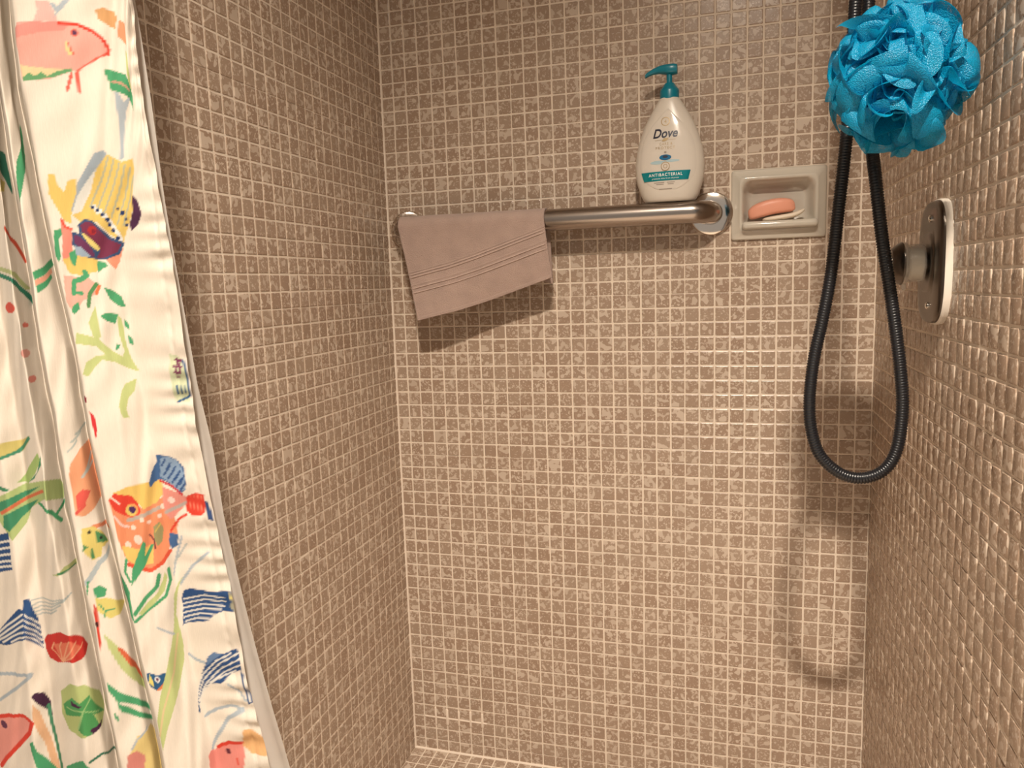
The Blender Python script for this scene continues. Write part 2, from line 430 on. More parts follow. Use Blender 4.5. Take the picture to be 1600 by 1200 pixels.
# ------------------------------------------------------------------ shower curtain
KEYZ=[0.42, 0.338, 0.257, 0.175, 0.093, 0.011, -0.07, -0.152, -0.234, -0.316, -0.397, -0.479, -0.561, -0.643, -0.724, -0.806, -0.888, -0.97, -1.051, -1.133, -1.215, -1.297, -1.378, -1.46]
KEYS=[
(-0.845,[0.1428, 0.1443, 0.1459, 0.1475, 0.149, 0.1506, 0.1522, 0.1537, 0.1553, 0.1555, 0.163, 0.1727, 0.1784, 0.1835, 0.1941, 0.2074, 0.2152, 0.233, 0.2446, 0.2541, 0.2636, 0.2731, 0.2826, 0.292]),
(-0.85,[0.1551, 0.1543, 0.1535, 0.1526, 0.1518, 0.151, 0.1502, 0.1493, 0.1485, 0.1465, 0.1406, 0.1223, 0.1232, 0.1338, 0.1425, 0.1513, 0.1591, 0.1759, 0.1879, 0.1976, 0.2074, 0.2171, 0.2268, 0.2366]),
(-0.874,[0.1112, 0.1112, 0.1113, 0.1113, 0.1114, 0.1114, 0.1115, 0.1115, 0.1116, 0.1104, 0.1116, 0.1068, 0.1139, 0.122, 0.1317, 0.1419, 0.1529, 0.1671, 0.1757, 0.184, 0.1923, 0.2006, 0.2088, 0.2171]),
(-0.886,[0.0637, 0.0638, 0.0638, 0.0638, 0.0638, 0.0639, 0.0639, 0.0639, 0.0639, 0.0633, 0.0716, 0.0807, 0.0937, 0.0993, 0.1101, 0.123, 0.1353, 0.146, 0.1528, 0.1595, 0.1663, 0.1731, 0.1798, 0.1866]),
(-0.852,[0.0236, 0.0236, 0.0236, 0.0236, 0.0236, 0.0236, 0.0236, 0.0236, 0.0236, 0.0234, 0.033, 0.0417, 0.0547, 0.06, 0.0707, 0.083, 0.0953, 0.1077, 0.1149, 0.1217, 0.1284, 0.1351, 0.1419, 0.1486]),
(-0.869,[0.0334, 0.0333, 0.0333, 0.0332, 0.0331, 0.0331, 0.033, 0.0329, 0.0328, 0.0323, 0.0412, 0.05, 0.0629, 0.0681, 0.0787, 0.0912, 0.1033, 0.1149, 0.1219, 0.1285, 0.1352, 0.1419, 0.1486, 0.1553]),
(-0.876,[0.0336, 0.0345, 0.0353, 0.0361, 0.0369, 0.0377, 0.0385, 0.0393, 0.0401, 0.0402, 0.0465, 0.0531, 0.0607, 0.0679, 0.0748, 0.0855, 0.0961, 0.1059, 0.1124, 0.1184, 0.1245, 0.1305, 0.1366, 0.1426]),
(-0.887,[0.0405, 0.0407, 0.0409, 0.0411, 0.0414, 0.0416, 0.0418, 0.042, 0.0422, 0.0421, 0.0454, 0.0514, 0.0546, 0.0625, 0.067, 0.0761, 0.0846, 0.0936, 0.0994, 0.105, 0.1106, 0.1162, 0.1218, 0.1274]),
(-0.846,[-0.009, -0.0088, -0.0087, -0.0085, -0.0083, -0.0081, -0.0079, -0.0077, -0.0077, -0.0073, -0.0032, 0.0023, 0.0054, 0.0131, 0.0167, 0.0265, 0.034, 0.0442, 0.0508, 0.0563, 0.0619, 0.0675, 0.0731, 0.0787]),
(-0.868,[0.0035, 0.0035, 0.0036, 0.0037, 0.0038, 0.0038, 0.0039, 0.004, 0.0041, 0.004, 0.0075, 0.013, 0.016, 0.0236, 0.0274, 0.0367, 0.0444, 0.054, 0.06, 0.0655, 0.071, 0.0765, 0.082, 0.0875]),
(-0.88,[0.0325, 0.0313, 0.03, 0.0287, 0.0274, 0.0262, 0.0249, 0.0236, 0.0223, 0.0195, 0.0192, 0.0201, 0.0235, 0.0287, 0.0315, 0.0369, 0.0402, 0.0435, 0.0457, 0.0477, 0.0497, 0.0516, 0.0536, 0.0556]),
(-0.862,[0.013, 0.0106, 0.0081, 0.0056, 0.0032, 0.0007, -0.0018, -0.0042, -0.0067, -0.0127, -0.0174, -0.0205, -0.0175, -0.0144, -0.013, -0.0111, -0.0127, -0.0153, -0.017, -0.0185, -0.02, -0.0215, -0.0229, -0.0244]),
(-0.88,[0.0108, 0.0081, 0.0054, 0.0027, -0.0, -0.0027, -0.0054, -0.0081, -0.0108, -0.017, -0.0223, -0.0258, -0.0231, -0.0204, -0.0194, -0.0182, -0.0203, -0.0233, -0.0253, -0.027, -0.0288, -0.0305, -0.0322, -0.034]),
(-0.858,[-0.0727, -0.0759, -0.0792, -0.0824, -0.0856, -0.0888, -0.092, -0.0952, -0.099, -0.1066, -0.1126, -0.1168, -0.115, -0.1131, -0.113, -0.112, -0.1146, -0.1188, -0.1219, -0.1242, -0.1265, -0.1289, -0.1312, -0.1335]),
(-0.878,[-0.1025, -0.1063, -0.11, -0.1138, -0.1175, -0.1213, -0.125, -0.1288, -0.1331, -0.1418, -0.1489, -0.1541, -0.1531, -0.1521, -0.1529, -0.153, -0.1568, -0.162, -0.1659, -0.1688, -0.1717, -0.1746, -0.1775, -0.1805]),
]
KEYW=[0.034, 0.0339, 0.0349, 0.0522, 0.019, 0.0088, 0.0124, 0.0643, 0.0246, 0.0167, 0.0426, 0.0188, 0.0935, 0.0423]

KEYZ = np.array(KEYZ)
KX = np.array([k[1] for k in KEYS]); KY = np.array([k[0] for k in KEYS])
KEYW = np.array(KEYW); KS = np.r_[0, np.cumsum(KEYW)]
# printed motifs in cloth coordinates (0.1 mm): kind 0 polygon, 1 dot, 2 brush line
PRINT = [
(0,(250,182,160),0,[1043,-2767,1014,-2710,891,-2712,749,-2736,628,-2735,533,-2776,477,-2836,445,-2904,452,-2959,507,-3006,571,-3065,634,-3124,718,-3163,826,-3201,912,-3212,1027,-3195,1030,-3064,1042,-2901]),
(0,(246,160,142),0,[1042,-2751,911,-2710,667,-2739,712,-2802,877,-2803,1042,-2848]),
(0,(248,196,178),0,[903,-2711,871,-2617,877,-2537,796,-2542,762,-2639,740,-2726]),
(0,(250,222,165),0,[1030,-3064,941,-3091,819,-3119,703,-3126,782,-3176,910,-3196,1021,-3184]),
(0,(115,172,112),0,[1025,-3179,966,-3138,928,-3173,883,-3143,845,-3178,779,-3143,686,-3121,688,-3148,804,-3191,932,-3206,1020,-3207]),
(2,(240,70,50),[19.9,27.2],[741,-2742,637,-2747,542,-2792,478,-2857,451,-2931,461,-2970]),
(2,(242,110,88),[12.0,16.4],[461,-2970,528,-3019,613,-3095,656,-3147]),
(0,(250,222,150),0,[709,-2867,690,-2948,666,-3002,687,-3018,708,-2963]),
(2,(240,120,95),[10.1,13.6],[687,-2911,676,-2975,658,-3006]),
(1,(235,110,90),[23.6,32.4],[646,-2823]),
(1,(90,55,85),[14.2,19.5],[646,-2823]),
(2,(240,110,90),[21.0,27.3],[689,-3170,727,-3304]),
(2,(240,110,90),[20.2,27.5],[656,-3158,653,-3316]),
(0,(188,195,194),0,[786,-2574,750,-2651,766,-2692,712,-2632,651,-2546,694,-2548,739,-2604,761,-2565]),
(0,(228,170,110),0,[511,-2612,470,-2582,403,-2597,383,-2654,400,-2748,439,-2730,499,-2681]),
(0,(240,165,118),0,[372,-2681,289,-2717,287,-2902,339,-2873,384,-2817]),
(0,(208,214,138),0,[322,-2938,291,-2974,268,-3166,254,-3286,287,-3250,321,-3141]),
(0,(85,168,112),0,[494,-3114,461,-3096,394,-3135,334,-3159,294,-3222,246,-3330,247,-3459,281,-3399,339,-3336,454,-3287,467,-3206]),
(2,(222,165,135),[14.6,19.4],[447,-3210,378,-3233,296,-3289]),
(0,(188,195,194),0,[430,-3303,397,-3317,366,-3393,327,-3352,301,-3350,351,-3459,374,-3616,384,-3882,418,-3900,408,-3674,414,-3507]),
(0,(243,206,112),0,[529,-3837,404,-3916,300,-3884,295,-4009,283,-4351,351,-4631,491,-4563,603,-4449,743,-4449,829,-4362,774,-4187,664,-4021,586,-3884]),
(0,(172,182,184),0,[593,-3850,532,-3814,511,-3847,584,-3974,645,-4133,763,-4358,834,-4356,774,-4187,688,-4033]),
(0,(246,240,222),0,[637,-4054,593,-3985,642,-4189,724,-4359,805,-4391,747,-4233]),
(2,(190,190,158),[14.4,16.9],[504,-3875,564,-4094,647,-4314]),
(2,(190,190,158),[14.6,16.9],[464,-3896,516,-4115,590,-4335]),
(2,(190,190,158),[14.9,17.0],[423,-3923,466,-4145,532,-4368]),
(2,(190,190,158),[15.2,17.1],[382,-3944,415,-4177,472,-4413]),
(2,(190,190,158),[15.5,17.1],[340,-3965,364,-4216,414,-4469]),
(2,(190,190,158),[15.8,17.2],[302,-4038,316,-4257,357,-4480]),
(2,(250,246,235),[26.2,28.5],[616,-4313,591,-4369]),
(2,(250,246,235),[26.7,28.6],[569,-4346,543,-4403]),
(2,(250,246,235),[27.3,28.7],[527,-4385,499,-4442]),
(2,(250,246,235),[28.0,28.8],[488,-4436,459,-4493]),
(2,(250,246,235),[28.8,29.0],[447,-4493,416,-4550]),
(2,(250,246,235),[29.7,29.1],[404,-4550,371,-4608]),
(1,(38,58,100),[15.6,17.1],[632,-4325]),
(1,(38,58,100),[15.8,17.1],[590,-4347]),
(1,(38,58,100),[17.2,18.3],[548,-4386]),
(1,(38,58,100),[18.7,19.5],[505,-4431]),
(1,(38,58,100),[17.9,18.4],[487,-4476]),
(1,(38,58,100),[18.4,18.5],[452,-4528]),
(1,(38,58,100),[20.3,19.8],[402,-4597]),
(1,(38,58,100),[22.9,24.2],[375,-4371]),
(1,(38,58,100),[12.8,13.8],[421,-4331]),
(1,(38,58,100),[13.5,13.9],[338,-4428]),
(1,(38,58,100),[13.8,14.0],[328,-4480]),
(0,(250,162,125),0,[346,-4690,372,-4807,428,-4884,518,-4789,475,-4749]),
(0,(62,86,120),0,[769,-4483,707,-4427,636,-4439,566,-4506,479,-4586,338,-4637,373,-4743,499,-4789,639,-4795,714,-4771,772,-4701,837,-4659,827,-4539,758,-4557]),
(0,(130,55,78),0,[745,-4483,697,-4450,642,-4462,577,-4529,490,-4609,367,-4655,400,-4725,519,-4772,613,-4778,574,-4714,604,-4668,676,-4594,733,-4541]),
(0,(118,58,92),0,[807,-4568,760,-4580,691,-4639,641,-4714,625,-4772,693,-4749,764,-4684,810,-4642]),
(0,(250,225,132),0,[740,-4552,705,-4564,603,-4656,574,-4697,599,-4714,669,-4662]),
(1,(192,55,52),[39.3,40.2],[639,-4530]),
(1,(150,42,55),[19.7,20.1],[628,-4536]),
(0,(168,184,194),0,[819,-4665,751,-4678,668,-4760,742,-4788,816,-4746]),
(0,(85,48,75),0,[296,-4205,240,-4259,197,-4383,233,-4474,292,-4540,306,-4470,282,-4355]),
(0,(243,206,112),0,[956,-4024,903,-4031,896,-4127,852,-4185,816,-4085,740,-4076,743,-4188,807,-4356,819,-4470,884,-4440,946,-4296,978,-4198]),
(0,(250,152,128),0,[920,-4416,883,-4429,863,-4498,825,-4516,843,-4757,900,-4842,950,-4801,911,-4583]),
(2,(238,95,72),[23.0,23.0],[911,-4428,875,-4497,825,-4516]),
(0,(85,168,112),0,[996,-4523,923,-4508,908,-4560,958,-4610,953,-4754,986,-4812,1024,-4753,1012,-4638]),
(0,(243,206,112),0,[946,-4783,804,-4752,613,-4789,559,-4848,634,-4906,807,-4932,918,-4912]),
(0,(250,185,160),0,[976,-4928,711,-4963,637,-5029,650,-5100,828,-5165,944,-5280,1022,-5172,999,-5015]),
(2,(85,168,112),[54.8,47.7],[909,-5093,882,-4988,795,-4967,739,-4934,753,-4904]),
(2,(85,168,112),[42.0,36.0],[907,-5087,825,-5095]),
(2,(95,150,92),[42.5,35.9],[655,-5017,743,-5109,782,-5214]),
(2,(240,130,80),[33.1,29.8],[625,-5035,670,-5099]),
(0,(85,168,112),0,[610,-4807,528,-4813,496,-4854,564,-4877,623,-4918]),
(0,(85,168,112),0,[947,-5209,872,-5170,874,-5235,946,-5285,976,-5261]),
(0,(85,168,112),0,[878,-4727,817,-4700,799,-4769,837,-4856,870,-4826]),
(0,(208,214,138),0,[980,-5455,836,-5489,728,-5523,600,-5637,483,-5699,447,-5647,491,-5475,478,-5307,433,-5345,418,-5539,385,-5713,326,-5853,449,-5812,588,-5746,734,-5713,854,-5786,933,-5860,1007,-5845,935,-5729,804,-5675,683,-5667,783,-5586,1025,-5554]),
(0,(208,214,138),0,[709,-5216,702,-5346,700,-5506,785,-5533,821,-5372,762,-5285]),
(0,(208,214,138),0,[524,-5958,367,-5917,419,-6029,512,-6094,559,-6199,541,-6281,619,-6265,639,-6159,579,-6026]),
(0,(85,168,112),0,[580,-5048,497,-5074,402,-5136,366,-5239,450,-5224,532,-5162]),
(0,(85,168,112),0,[672,-5311,603,-5284,462,-5296,514,-5390,596,-5362]),
(0,(85,168,112),0,[403,-5346,365,-5390,351,-5458,407,-5419]),
(0,(85,168,112),0,[380,-5499,338,-5532,332,-5600,376,-5578]),
(0,(85,168,112),0,[532,-5575,488,-5590,511,-5625,562,-5639]),
(0,(222,224,178),0,[107,-5691,66,-5704,36,-5735,19,-5857,19,-6151,116,-6150,128,-5916]),
(2,(135,62,92),[13.4,19.5],[83,-5746,26,-5759]),
(2,(135,62,92),[13.5,19.6],[94,-5807,40,-5814]),
(2,(135,62,92),[13.7,19.6],[92,-5862,50,-5869]),
(2,(135,62,92),[12.7,18.4],[66,-5740,77,-5880]),
(2,(135,62,92),[12.7,18.4],[42,-5747,60,-5881]),
(1,(135,62,92),[8.6,12.3],[72,-5911]),
(2,(60,98,134),[15.1,21.5],[21,-5754,15,-5857,13,-6010,18,-6102,103,-6151]),
(2,(60,98,134),[10.9,15.4],[59,-5991,63,-6071]),
(2,(60,98,134),[10.9,15.5],[90,-5997,95,-6077]),
(2,(60,98,134),[10.9,15.4],[33,-5991,36,-6065]),
(0,(246,152,105),0,[976,-7024,902,-6980,716,-7073,583,-7157,456,-7118,327,-7078,302,-7212,268,-7347,285,-7454,351,-7556,412,-7671,529,-7739,698,-7764,888,-7697,938,-7586,963,-7428,972,-7241]),
(0,(245,202,108),0,[940,-6977,716,-6918,525,-6916,327,-6906,320,-7048,418,-7125,583,-7157,696,-7056,849,-6983]),
(0,(234,72,52),0,[979,-7036,900,-6974,701,-7012,650,-7087,627,-7179,720,-7241,826,-7196,942,-7131]),
(2,(255,225,200),[22.9,18.8],[942,-7014,857,-7075]),
(1,(245,165,95),[73.5,59.9],[727,-7147]),
(1,(240,205,110),[61.9,50.5],[746,-7158]),
(1,(82,48,92),[41.8,34.1],[727,-7147]),
(2,(196,178,158),[45.9,37.3],[800,-7247,515,-7201,168,-7127]),
(2,(250,205,185),[30.9,25.3],[952,-7199,876,-7291,817,-7308]),
(1,(255,222,196),[30.0,24.6],[630,-7254]),
(1,(255,222,196),[31.3,25.4],[757,-7319]),
(1,(255,222,196),[26.5,21.3],[409,-7254]),
(1,(255,222,196),[55.6,44.5],[724,-7434]),
(1,(255,222,196),[39.6,31.8],[866,-7479]),
(1,(255,222,196),[31.1,24.9],[478,-7374]),
(1,(255,222,196),[22.9,18.6],[552,-7289]),
(1,(255,222,196),[31.3,25.2],[349,-7170]),
(0,(250,205,112),0,[946,-7479,757,-7526,552,-7510,598,-7691,804,-7691,929,-7612]),
(2,(235,92,62),[46.5,36.9],[943,-7660,807,-7704,654,-7753,479,-7706,366,-7617]),
(0,(168,158,105),0,[510,-7342,422,-7309,392,-7386,437,-7504,503,-7541,532,-7464]),
(2,(222,190,100),[15.6,12.5],[499,-7395,420,-7335]),
(2,(110,50,60),[19.4,15.5],[575,-7410,534,-7470,538,-7552]),
(0,(242,155,135),0,[333,-6980,193,-7053,152,-7121,305,-7312,349,-7237]),
(1,(255,225,205),[22.9,32.3],[278,-7113]),
(2,(196,180,165),[22.8,32.4],[340,-7236,173,-7141]),
(0,(234,72,52),0,[169,-7077,101,-7044,39,-7055,54,-7226,87,-7265,155,-7268,193,-7218]),
(2,(250,130,100),[5.9,8.4],[146,-7077,165,-7249]),
(2,(250,130,100),[5.9,8.4],[119,-7076,138,-7248]),
(2,(250,130,100),[5.9,8.4],[92,-7075,111,-7247]),
(2,(250,130,100),[5.9,8.4],[65,-7074,84,-7246]),
(0,(62,84,124),0,[43,-7112,19,-7130,1,-7313,48,-7302]),
(0,(75,108,148),0,[466,-6932,405,-6823,331,-6726,332,-6663,245,-6675,191,-6712,144,-6799,146,-6912,164,-7008,200,-7040,249,-6965,332,-6904,405,-6931,452,-6970]),
(0,(150,172,192),0,[305,-6701,242,-6681,188,-6724,148,-6862,169,-7014,210,-7015,280,-6928,329,-6878]),
(2,(55,86,132),[13.0,17.9],[306,-6777,269,-6713]),
(2,(55,86,132),[12.9,17.9],[299,-6865,252,-6788]),
(2,(55,86,132),[12.9,17.9],[277,-6820,240,-6750]),
(2,(55,86,132),[12.9,17.9],[275,-6903,227,-6826]),
(2,(55,86,132),[12.9,17.9],[249,-6864,211,-6788]),
(2,(55,86,132),[12.9,18.0],[250,-6940,203,-6863]),
(2,(55,86,132),[12.9,17.9],[220,-6908,181,-6825]),
(2,(55,86,132),[12.8,18.0],[225,-6978,178,-6900]),
(2,(55,86,132),[12.8,17.9],[192,-6951,152,-6862]),
(2,(55,86,132),[12.8,18.0],[201,-7015,154,-6938]),
(2,(218,42,52),[16.1,22.5],[335,-6923,251,-6978,197,-7053]),
(2,(234,72,52),[15.8,22.8],[193,-7256,255,-7310,329,-7429]),
(0,(75,108,148),0,[340,-7442,277,-7456,295,-7569,347,-7609,359,-7522]),
(0,(85,168,112),0,[1176,-7647,1121,-7651,1043,-7796,984,-7927,999,-8083,1007,-8247,1068,-8139,1164,-7910]),
(0,(85,168,112),0,[665,-7454,639,-7478,697,-7638,838,-7783,946,-7886,889,-7728]),
(0,(85,168,112),0,[584,-7510,545,-7512,716,-7705,901,-7853,824,-7734]),
(2,(85,168,112),[40.1,30.9],[991,-8223,724,-8098,520,-8031,426,-7894,424,-7785]),
(2,(85,168,112),[50.7,38.6],[976,-8149,785,-8009,606,-7912,556,-7816]),
(0,(208,214,138),0,[934,-8153,783,-8060,614,-7974,520,-7870,477,-7797,458,-7854,523,-7979,702,-8081,887,-8171]),
(2,(85,168,112),[32.4,25.5],[931,-7618,984,-7738,947,-7836]),
(2,(188,195,194),[15.5,23.1],[256,-7477,317,-7674,380,-7867]),
(2,(188,195,194),[17.4,26.4],[97,-7629,226,-7779,331,-7961]),
(2,(196,200,190),[13.3,19.7],[235,-7553,299,-7673,353,-7754]),
(2,(196,202,196),[38.3,49.8],[1640,-7600,1817,-7708,1912,-7841,1955,-7874]),
(0,(52,84,128),0,[339,-8093,314,-8026,268,-8002,194,-8016,133,-8031,48,-8018,-2,-8021,-6,-8117,1,-8222,71,-8221,138,-8260,188,-8330,296,-8353,357,-8365,380,-8381,348,-8212]),
(2,(248,238,218),[9.4,14.6],[329,-8119,180,-8067,57,-8090]),
(2,(248,238,218),[9.4,14.6],[338,-8166,185,-8113,53,-8129]),
(2,(248,238,218),[9.4,14.7],[348,-8212,190,-8160,66,-8175]),
(2,(248,238,218),[9.4,14.7],[353,-8259,203,-8207,91,-8210]),
(2,(248,238,218),[9.4,14.7],[359,-8306,221,-8254,146,-8261]),
(2,(248,238,218),[9.4,14.8],[346,-8345,248,-8303,172,-8302]),
(0,(178,170,140),0,[15,-8022,-7,-8040,-19,-8116,-3,-8222,26,-8185]),
(1,(245,225,140),[12.5,19.7],[6,-8079]),
(1,(52,84,128),[8.4,13.2],[11,-8125]),
(0,(52,84,128),0,[423,-9268,390,-9150,321,-8975,261,-8802,228,-8698,182,-8660,120,-8667,29,-8604,16,-8708,24,-8828,102,-8884,181,-8979,246,-8986,312,-9074,359,-9146,398,-9272]),
(2,(248,238,218),[9.6,15.0],[395,-9204,291,-8952,150,-8756,27,-8657]),
(2,(248,238,218),[9.6,15.1],[391,-9231,281,-8990,143,-8809,25,-8716]),
(2,(248,238,218),[9.6,15.1],[366,-9161,266,-9002,141,-8862,27,-8776]),
(2,(248,238,218),[9.5,15.0],[390,-9150,292,-8905,178,-8739,77,-8662]),
(2,(248,238,218),[9.5,15.0],[244,-8973,146,-8895,64,-8846]),
(0,(110,135,165),0,[229,-8705,190,-8654,128,-8668,189,-8727,253,-8801]),
(2,(188,195,194),[19.6,30.7],[371,-8680,325,-8729,261,-8762]),
(2,(188,195,194),[17.2,27.3],[134,-8973,80,-9045,45,-9133]),
(0,(52,84,128),0,[23,-8815,5,-8905,-1,-9036,-4,-9140,28,-9177,34,-9073,36,-8942]),
(2,(248,238,218),[6.4,10.2],[17,-8881,9,-9024,13,-9142]),
(2,(188,195,194),[19.6,31.1],[357,-9333,250,-9252,152,-9220,77,-9243]),
(2,(188,195,194),[21.7,34.7],[81,-9243,189,-9337,268,-9482,373,-9672]),
(0,(250,152,134),0,[480,-9949,442,-9710,399,-9676,346,-9688,293,-9626,223,-9582,144,-9584,144,-9684,181,-9900]),
(2,(234,72,52),[21.7,34.9],[321,-9664,234,-9597,146,-9598]),
(1,(110,50,60),[18.3,29.4],[254,-9694]),
(2,(238,100,80),[8.7,14.0],[209,-9762,210,-9830]),
(0,(246,188,125),0,[114,-9433,52,-9438,0,-9497,-16,-9594,2,-9696,97,-9697,149,-9638]),
(0,(52,98,134),0,[1013,-8738,867,-8769,686,-8752,716,-8820,814,-8892,917,-8924,995,-8882,1019,-8814]),
(0,(242,222,122),0,[973,-8756,937,-8844,951,-8888,1008,-8835]),
(1,(250,245,235),[41.1,30.0],[872,-8813]),
(1,(110,50,80),[21.4,15.7],[872,-8813]),
(0,(240,140,80),0,[793,-8856,716,-8820,802,-8913,936,-8928]),
(0,(208,214,138),0,[305,-7892,384,-8068,445,-8247,416,-8519,447,-8708,580,-8925,750,-9140,887,-9318,1004,-9513,1012,-9237,892,-8992,724,-8754,584,-8531,502,-8361,424,-8057]),
(2,(236,205,150),[26.9,19.7],[468,-8437,620,-8780,880,-9124,1006,-9368]),
(2,(188,195,194),[25.3,18.5],[715,-8304,518,-8422]),
(0,(208,214,138),0,[1892,-8398,1845,-8479,1771,-8634,1651,-8822,1510,-8996,1534,-9121,1748,-8940,1822,-8784,1872,-8568]),
(0,(232,112,72),0,[1820,-8560,1787,-8577,1664,-8782,1499,-8981,1550,-8996,1745,-8775,1798,-8639]),
(0,(85,168,112),0,[1937,-8887,1874,-8997,1774,-9099,1502,-9311,1515,-9359,1786,-9175,1887,-9092,1944,-8971]),
(0,(85,168,112),0,[1903,-9052,1871,-9131,1773,-9247,1527,-9407,1511,-9472,1803,-9290,1881,-9207]),
(0,(242,212,135),0,[1617,-9452,1550,-9560,1539,-9811,1532,-10034,1916,-9826,1872,-9634,1809,-9490]),
(0,(226,142,124),0,[1897,-9658,1829,-9632,1782,-9717,1813,-9870,1924,-9822]),
(2,(188,195,194),[13.8,19.5],[1703,-9435,1814,-9522,1860,-9606]),
(0,(85,168,112),0,[1692,-3507,1683,-3605,1712,-3815,1848,-4009,1925,-4190,1999,-4293,1976,-4108,1910,-3874]),
(0,(85,168,112),0,[1941,-4887,1586,-4753,1558,-4813,1935,-4963]),
(0,(250,175,140),0,[1928,-4963,1634,-4846,1629,-4889,1925,-5016]),
(0,(85,168,112),0,[1925,-5016,1666,-4902,1657,-4938,1911,-5081]),
(0,(250,172,124),0,[1893,-6706,1771,-6572,1525,-6519,1424,-6643,1439,-7069,1714,-7156,1837,-7223,1911,-7211,1914,-7046,1920,-6826]),
(0,(236,98,82),0,[1895,-7019,1824,-6965,1737,-6990,1817,-7100,1893,-7152]),
(2,(236,98,82),[25.1,31.0],[1907,-7187,1827,-7117]),
(2,(246,150,105),[92.3,38.8],[1772,-7346,1353,-7380]),
(2,(198,204,190),[16.3,18.4],[1897,-6587,1860,-6557,1793,-6493]),
(2,(198,204,190),[25.9,18.6],[1852,-6502,1805,-6473,1698,-6416]),
(2,(198,204,190),[44.8,19.0],[1784,-6432,1711,-6407,1562,-6357]),
(2,(205,208,195),[36.2,19.3],[1800,-6850,1563,-6647]),
(2,(205,208,195),[44.5,19.4],[1755,-6815,1581,-6739]),
(0,(242,217,122),0,[1890,-7337,1801,-7339,1701,-7418,1620,-7541,1758,-7561,1788,-7650,1860,-7664,1898,-7596,1910,-7459]),
(0,(92,152,92),0,[1792,-7380,1677,-7464,1635,-7536,1794,-7507]),
(0,(92,152,92),0,[1901,-7493,1867,-7527,1916,-7559]),
(2,(92,152,92),[19.3,24.9],[1848,-7558,1853,-7646]),
(1,(60,60,50),[14.7,18.6],[1835,-7389]),
(1,(60,60,50),[17.7,18.8],[1744,-7468]),
(0,(85,168,112),0,[1905,-7946,1854,-7923,1800,-7971,1823,-8036,1896,-8046]),
(0,(237,217,122),0,[1905,-8043,1801,-8062,1553,-8182,1687,-8239,1826,-8263,1894,-8189,1909,-8132]),
(2,(85,168,112),[11.6,15.7],[1882,-8108,1847,-8184,1865,-8244]),
(2,(85,168,112),[13.3,15.8],[1847,-8184,1767,-8175]),
(0,(226,77,57),0,[1930,-8087,1909,-8132,1910,-8294,1919,-8454,1933,-8593,1944,-8446,1949,-8282]),
(1,(80,30,30),[18.3,25.1],[1933,-8300]),
(0,(224,60,60),0,[1002,-6187,951,-6232,937,-6342,971,-6461,989,-6339]),
(0,(150,50,60),0,[1038,-6029,999,-6061,1016,-6108,1052,-6095]),
(2,(85,168,112),[18.7,24.8],[1930,-7868,1967,-7985]),
(2,(85,168,112),[17.5,25.6],[1924,-9210,1912,-9282]),
(0,(216,60,50),0,[3439,-8641,3382,-8573,3139,-8481,2937,-8490,2784,-8568,2714,-8670,2795,-8734,2885,-8765,3043,-8768,3267,-8849,3372,-8837,3422,-8741]),
(0,(240,125,92),0,[3296,-8656,2995,-8545,2873,-8639,2985,-8717,3205,-8798]),
(2,(250,175,130),[19.6,12.1],[3176,-8809,3328,-8709,3282,-8637]),
(2,(250,175,130),[19.5,12.1],[3176,-8809,3197,-8650,3153,-8594]),
(2,(250,175,130),[19.3,12.1],[3176,-8809,3073,-8622,3025,-8552]),
(2,(250,175,130),[18.9,11.6],[3176,-8809,2962,-8603,2929,-8573]),
(2,(250,175,130),[13.7,10.3],[3176,-8809,2875,-8646,2835,-8606]),
(0,(195,204,128),0,[3270,-9166,3094,-9013,2889,-9037,2684,-9194,2639,-9374,2765,-9512,2916,-9551,3062,-9591,3210,-9566,3280,-9419]),
(0,(88,162,92),0,[3252,-9300,3105,-9170,3002,-9209,2874,-9145,2814,-9275,2668,-9428,2875,-9358,2818,-9516,2950,-9567,3076,-9520,3001,-9341,3222,-9408]),
(2,(170,205,130),[13.9,13.2],[3197,-9313,2973,-9295,2775,-9367]),
(2,(170,205,130),[21.5,15.4],[2973,-9295,3074,-9505]),
(2,(170,205,130),[14.1,13.1],[2973,-9295,2867,-9182]),
(0,(80,42,70),0,[3122,-9212,2979,-9245,3028,-9263,3121,-9260]),
(0,(80,42,70),0,[2941,-9508,2762,-9472,2803,-9518,2912,-9560]),
(0,(228,207,122),0,[3886,-6590,3624,-6540,3383,-6526,3178,-6457,3216,-6526,3422,-6648,3711,-6718,3929,-6733]),
(2,(80,150,112),[65.6,28.8],[3776,-6720,3468,-6647,3203,-6486]),
(0,(182,206,122),0,[3518,-6961,3317,-6799,3071,-6623,3041,-6709,3185,-6845,3370,-6971]),
(0,(80,150,105),0,[3351,-6955,3135,-6824,3019,-6642,3039,-6746,3217,-6901]),
(2,(80,150,105),[84.5,37.4],[3905,-6937,3758,-6984,3641,-7013]),
(0,(192,206,132),0,[3826,-7112,3449,-6983,2983,-6888,2624,-6958,2548,-7058,2616,-7161,3046,-7081,3371,-7217,3480,-7392,3636,-7540,3750,-7411,3843,-7288]),
(0,(76,150,106),0,[3807,-7157,3122,-6964,3493,-7131,3770,-7248]),
(0,(76,150,106),0,[3717,-7280,3194,-7107,3500,-7308,3655,-7447,3750,-7411]),
(2,(226,122,82),[63.2,29.4],[3741,-7256,3414,-7118,3079,-7009]),
(2,(85,168,112),[84.8,38.1],[3181,-7157,2974,-7212,2760,-7346]),
(2,(85,168,112),[73.9,32.1],[2878,-7273,2705,-7230,2553,-7165]),
(1,(236,97,77),[137.3,53.2],[3175,-5210]),
(1,(245,172,152),[121.0,41.5],[2942,-5648]),
(1,(245,152,132),[91.8,34.1],[2888,-5901]),
(1,(240,130,110),[74.3,25.6],[2831,-5381]),
(2,(222,92,62),[80.3,39.8],[3015,-4465,2795,-4583,2618,-4760]),
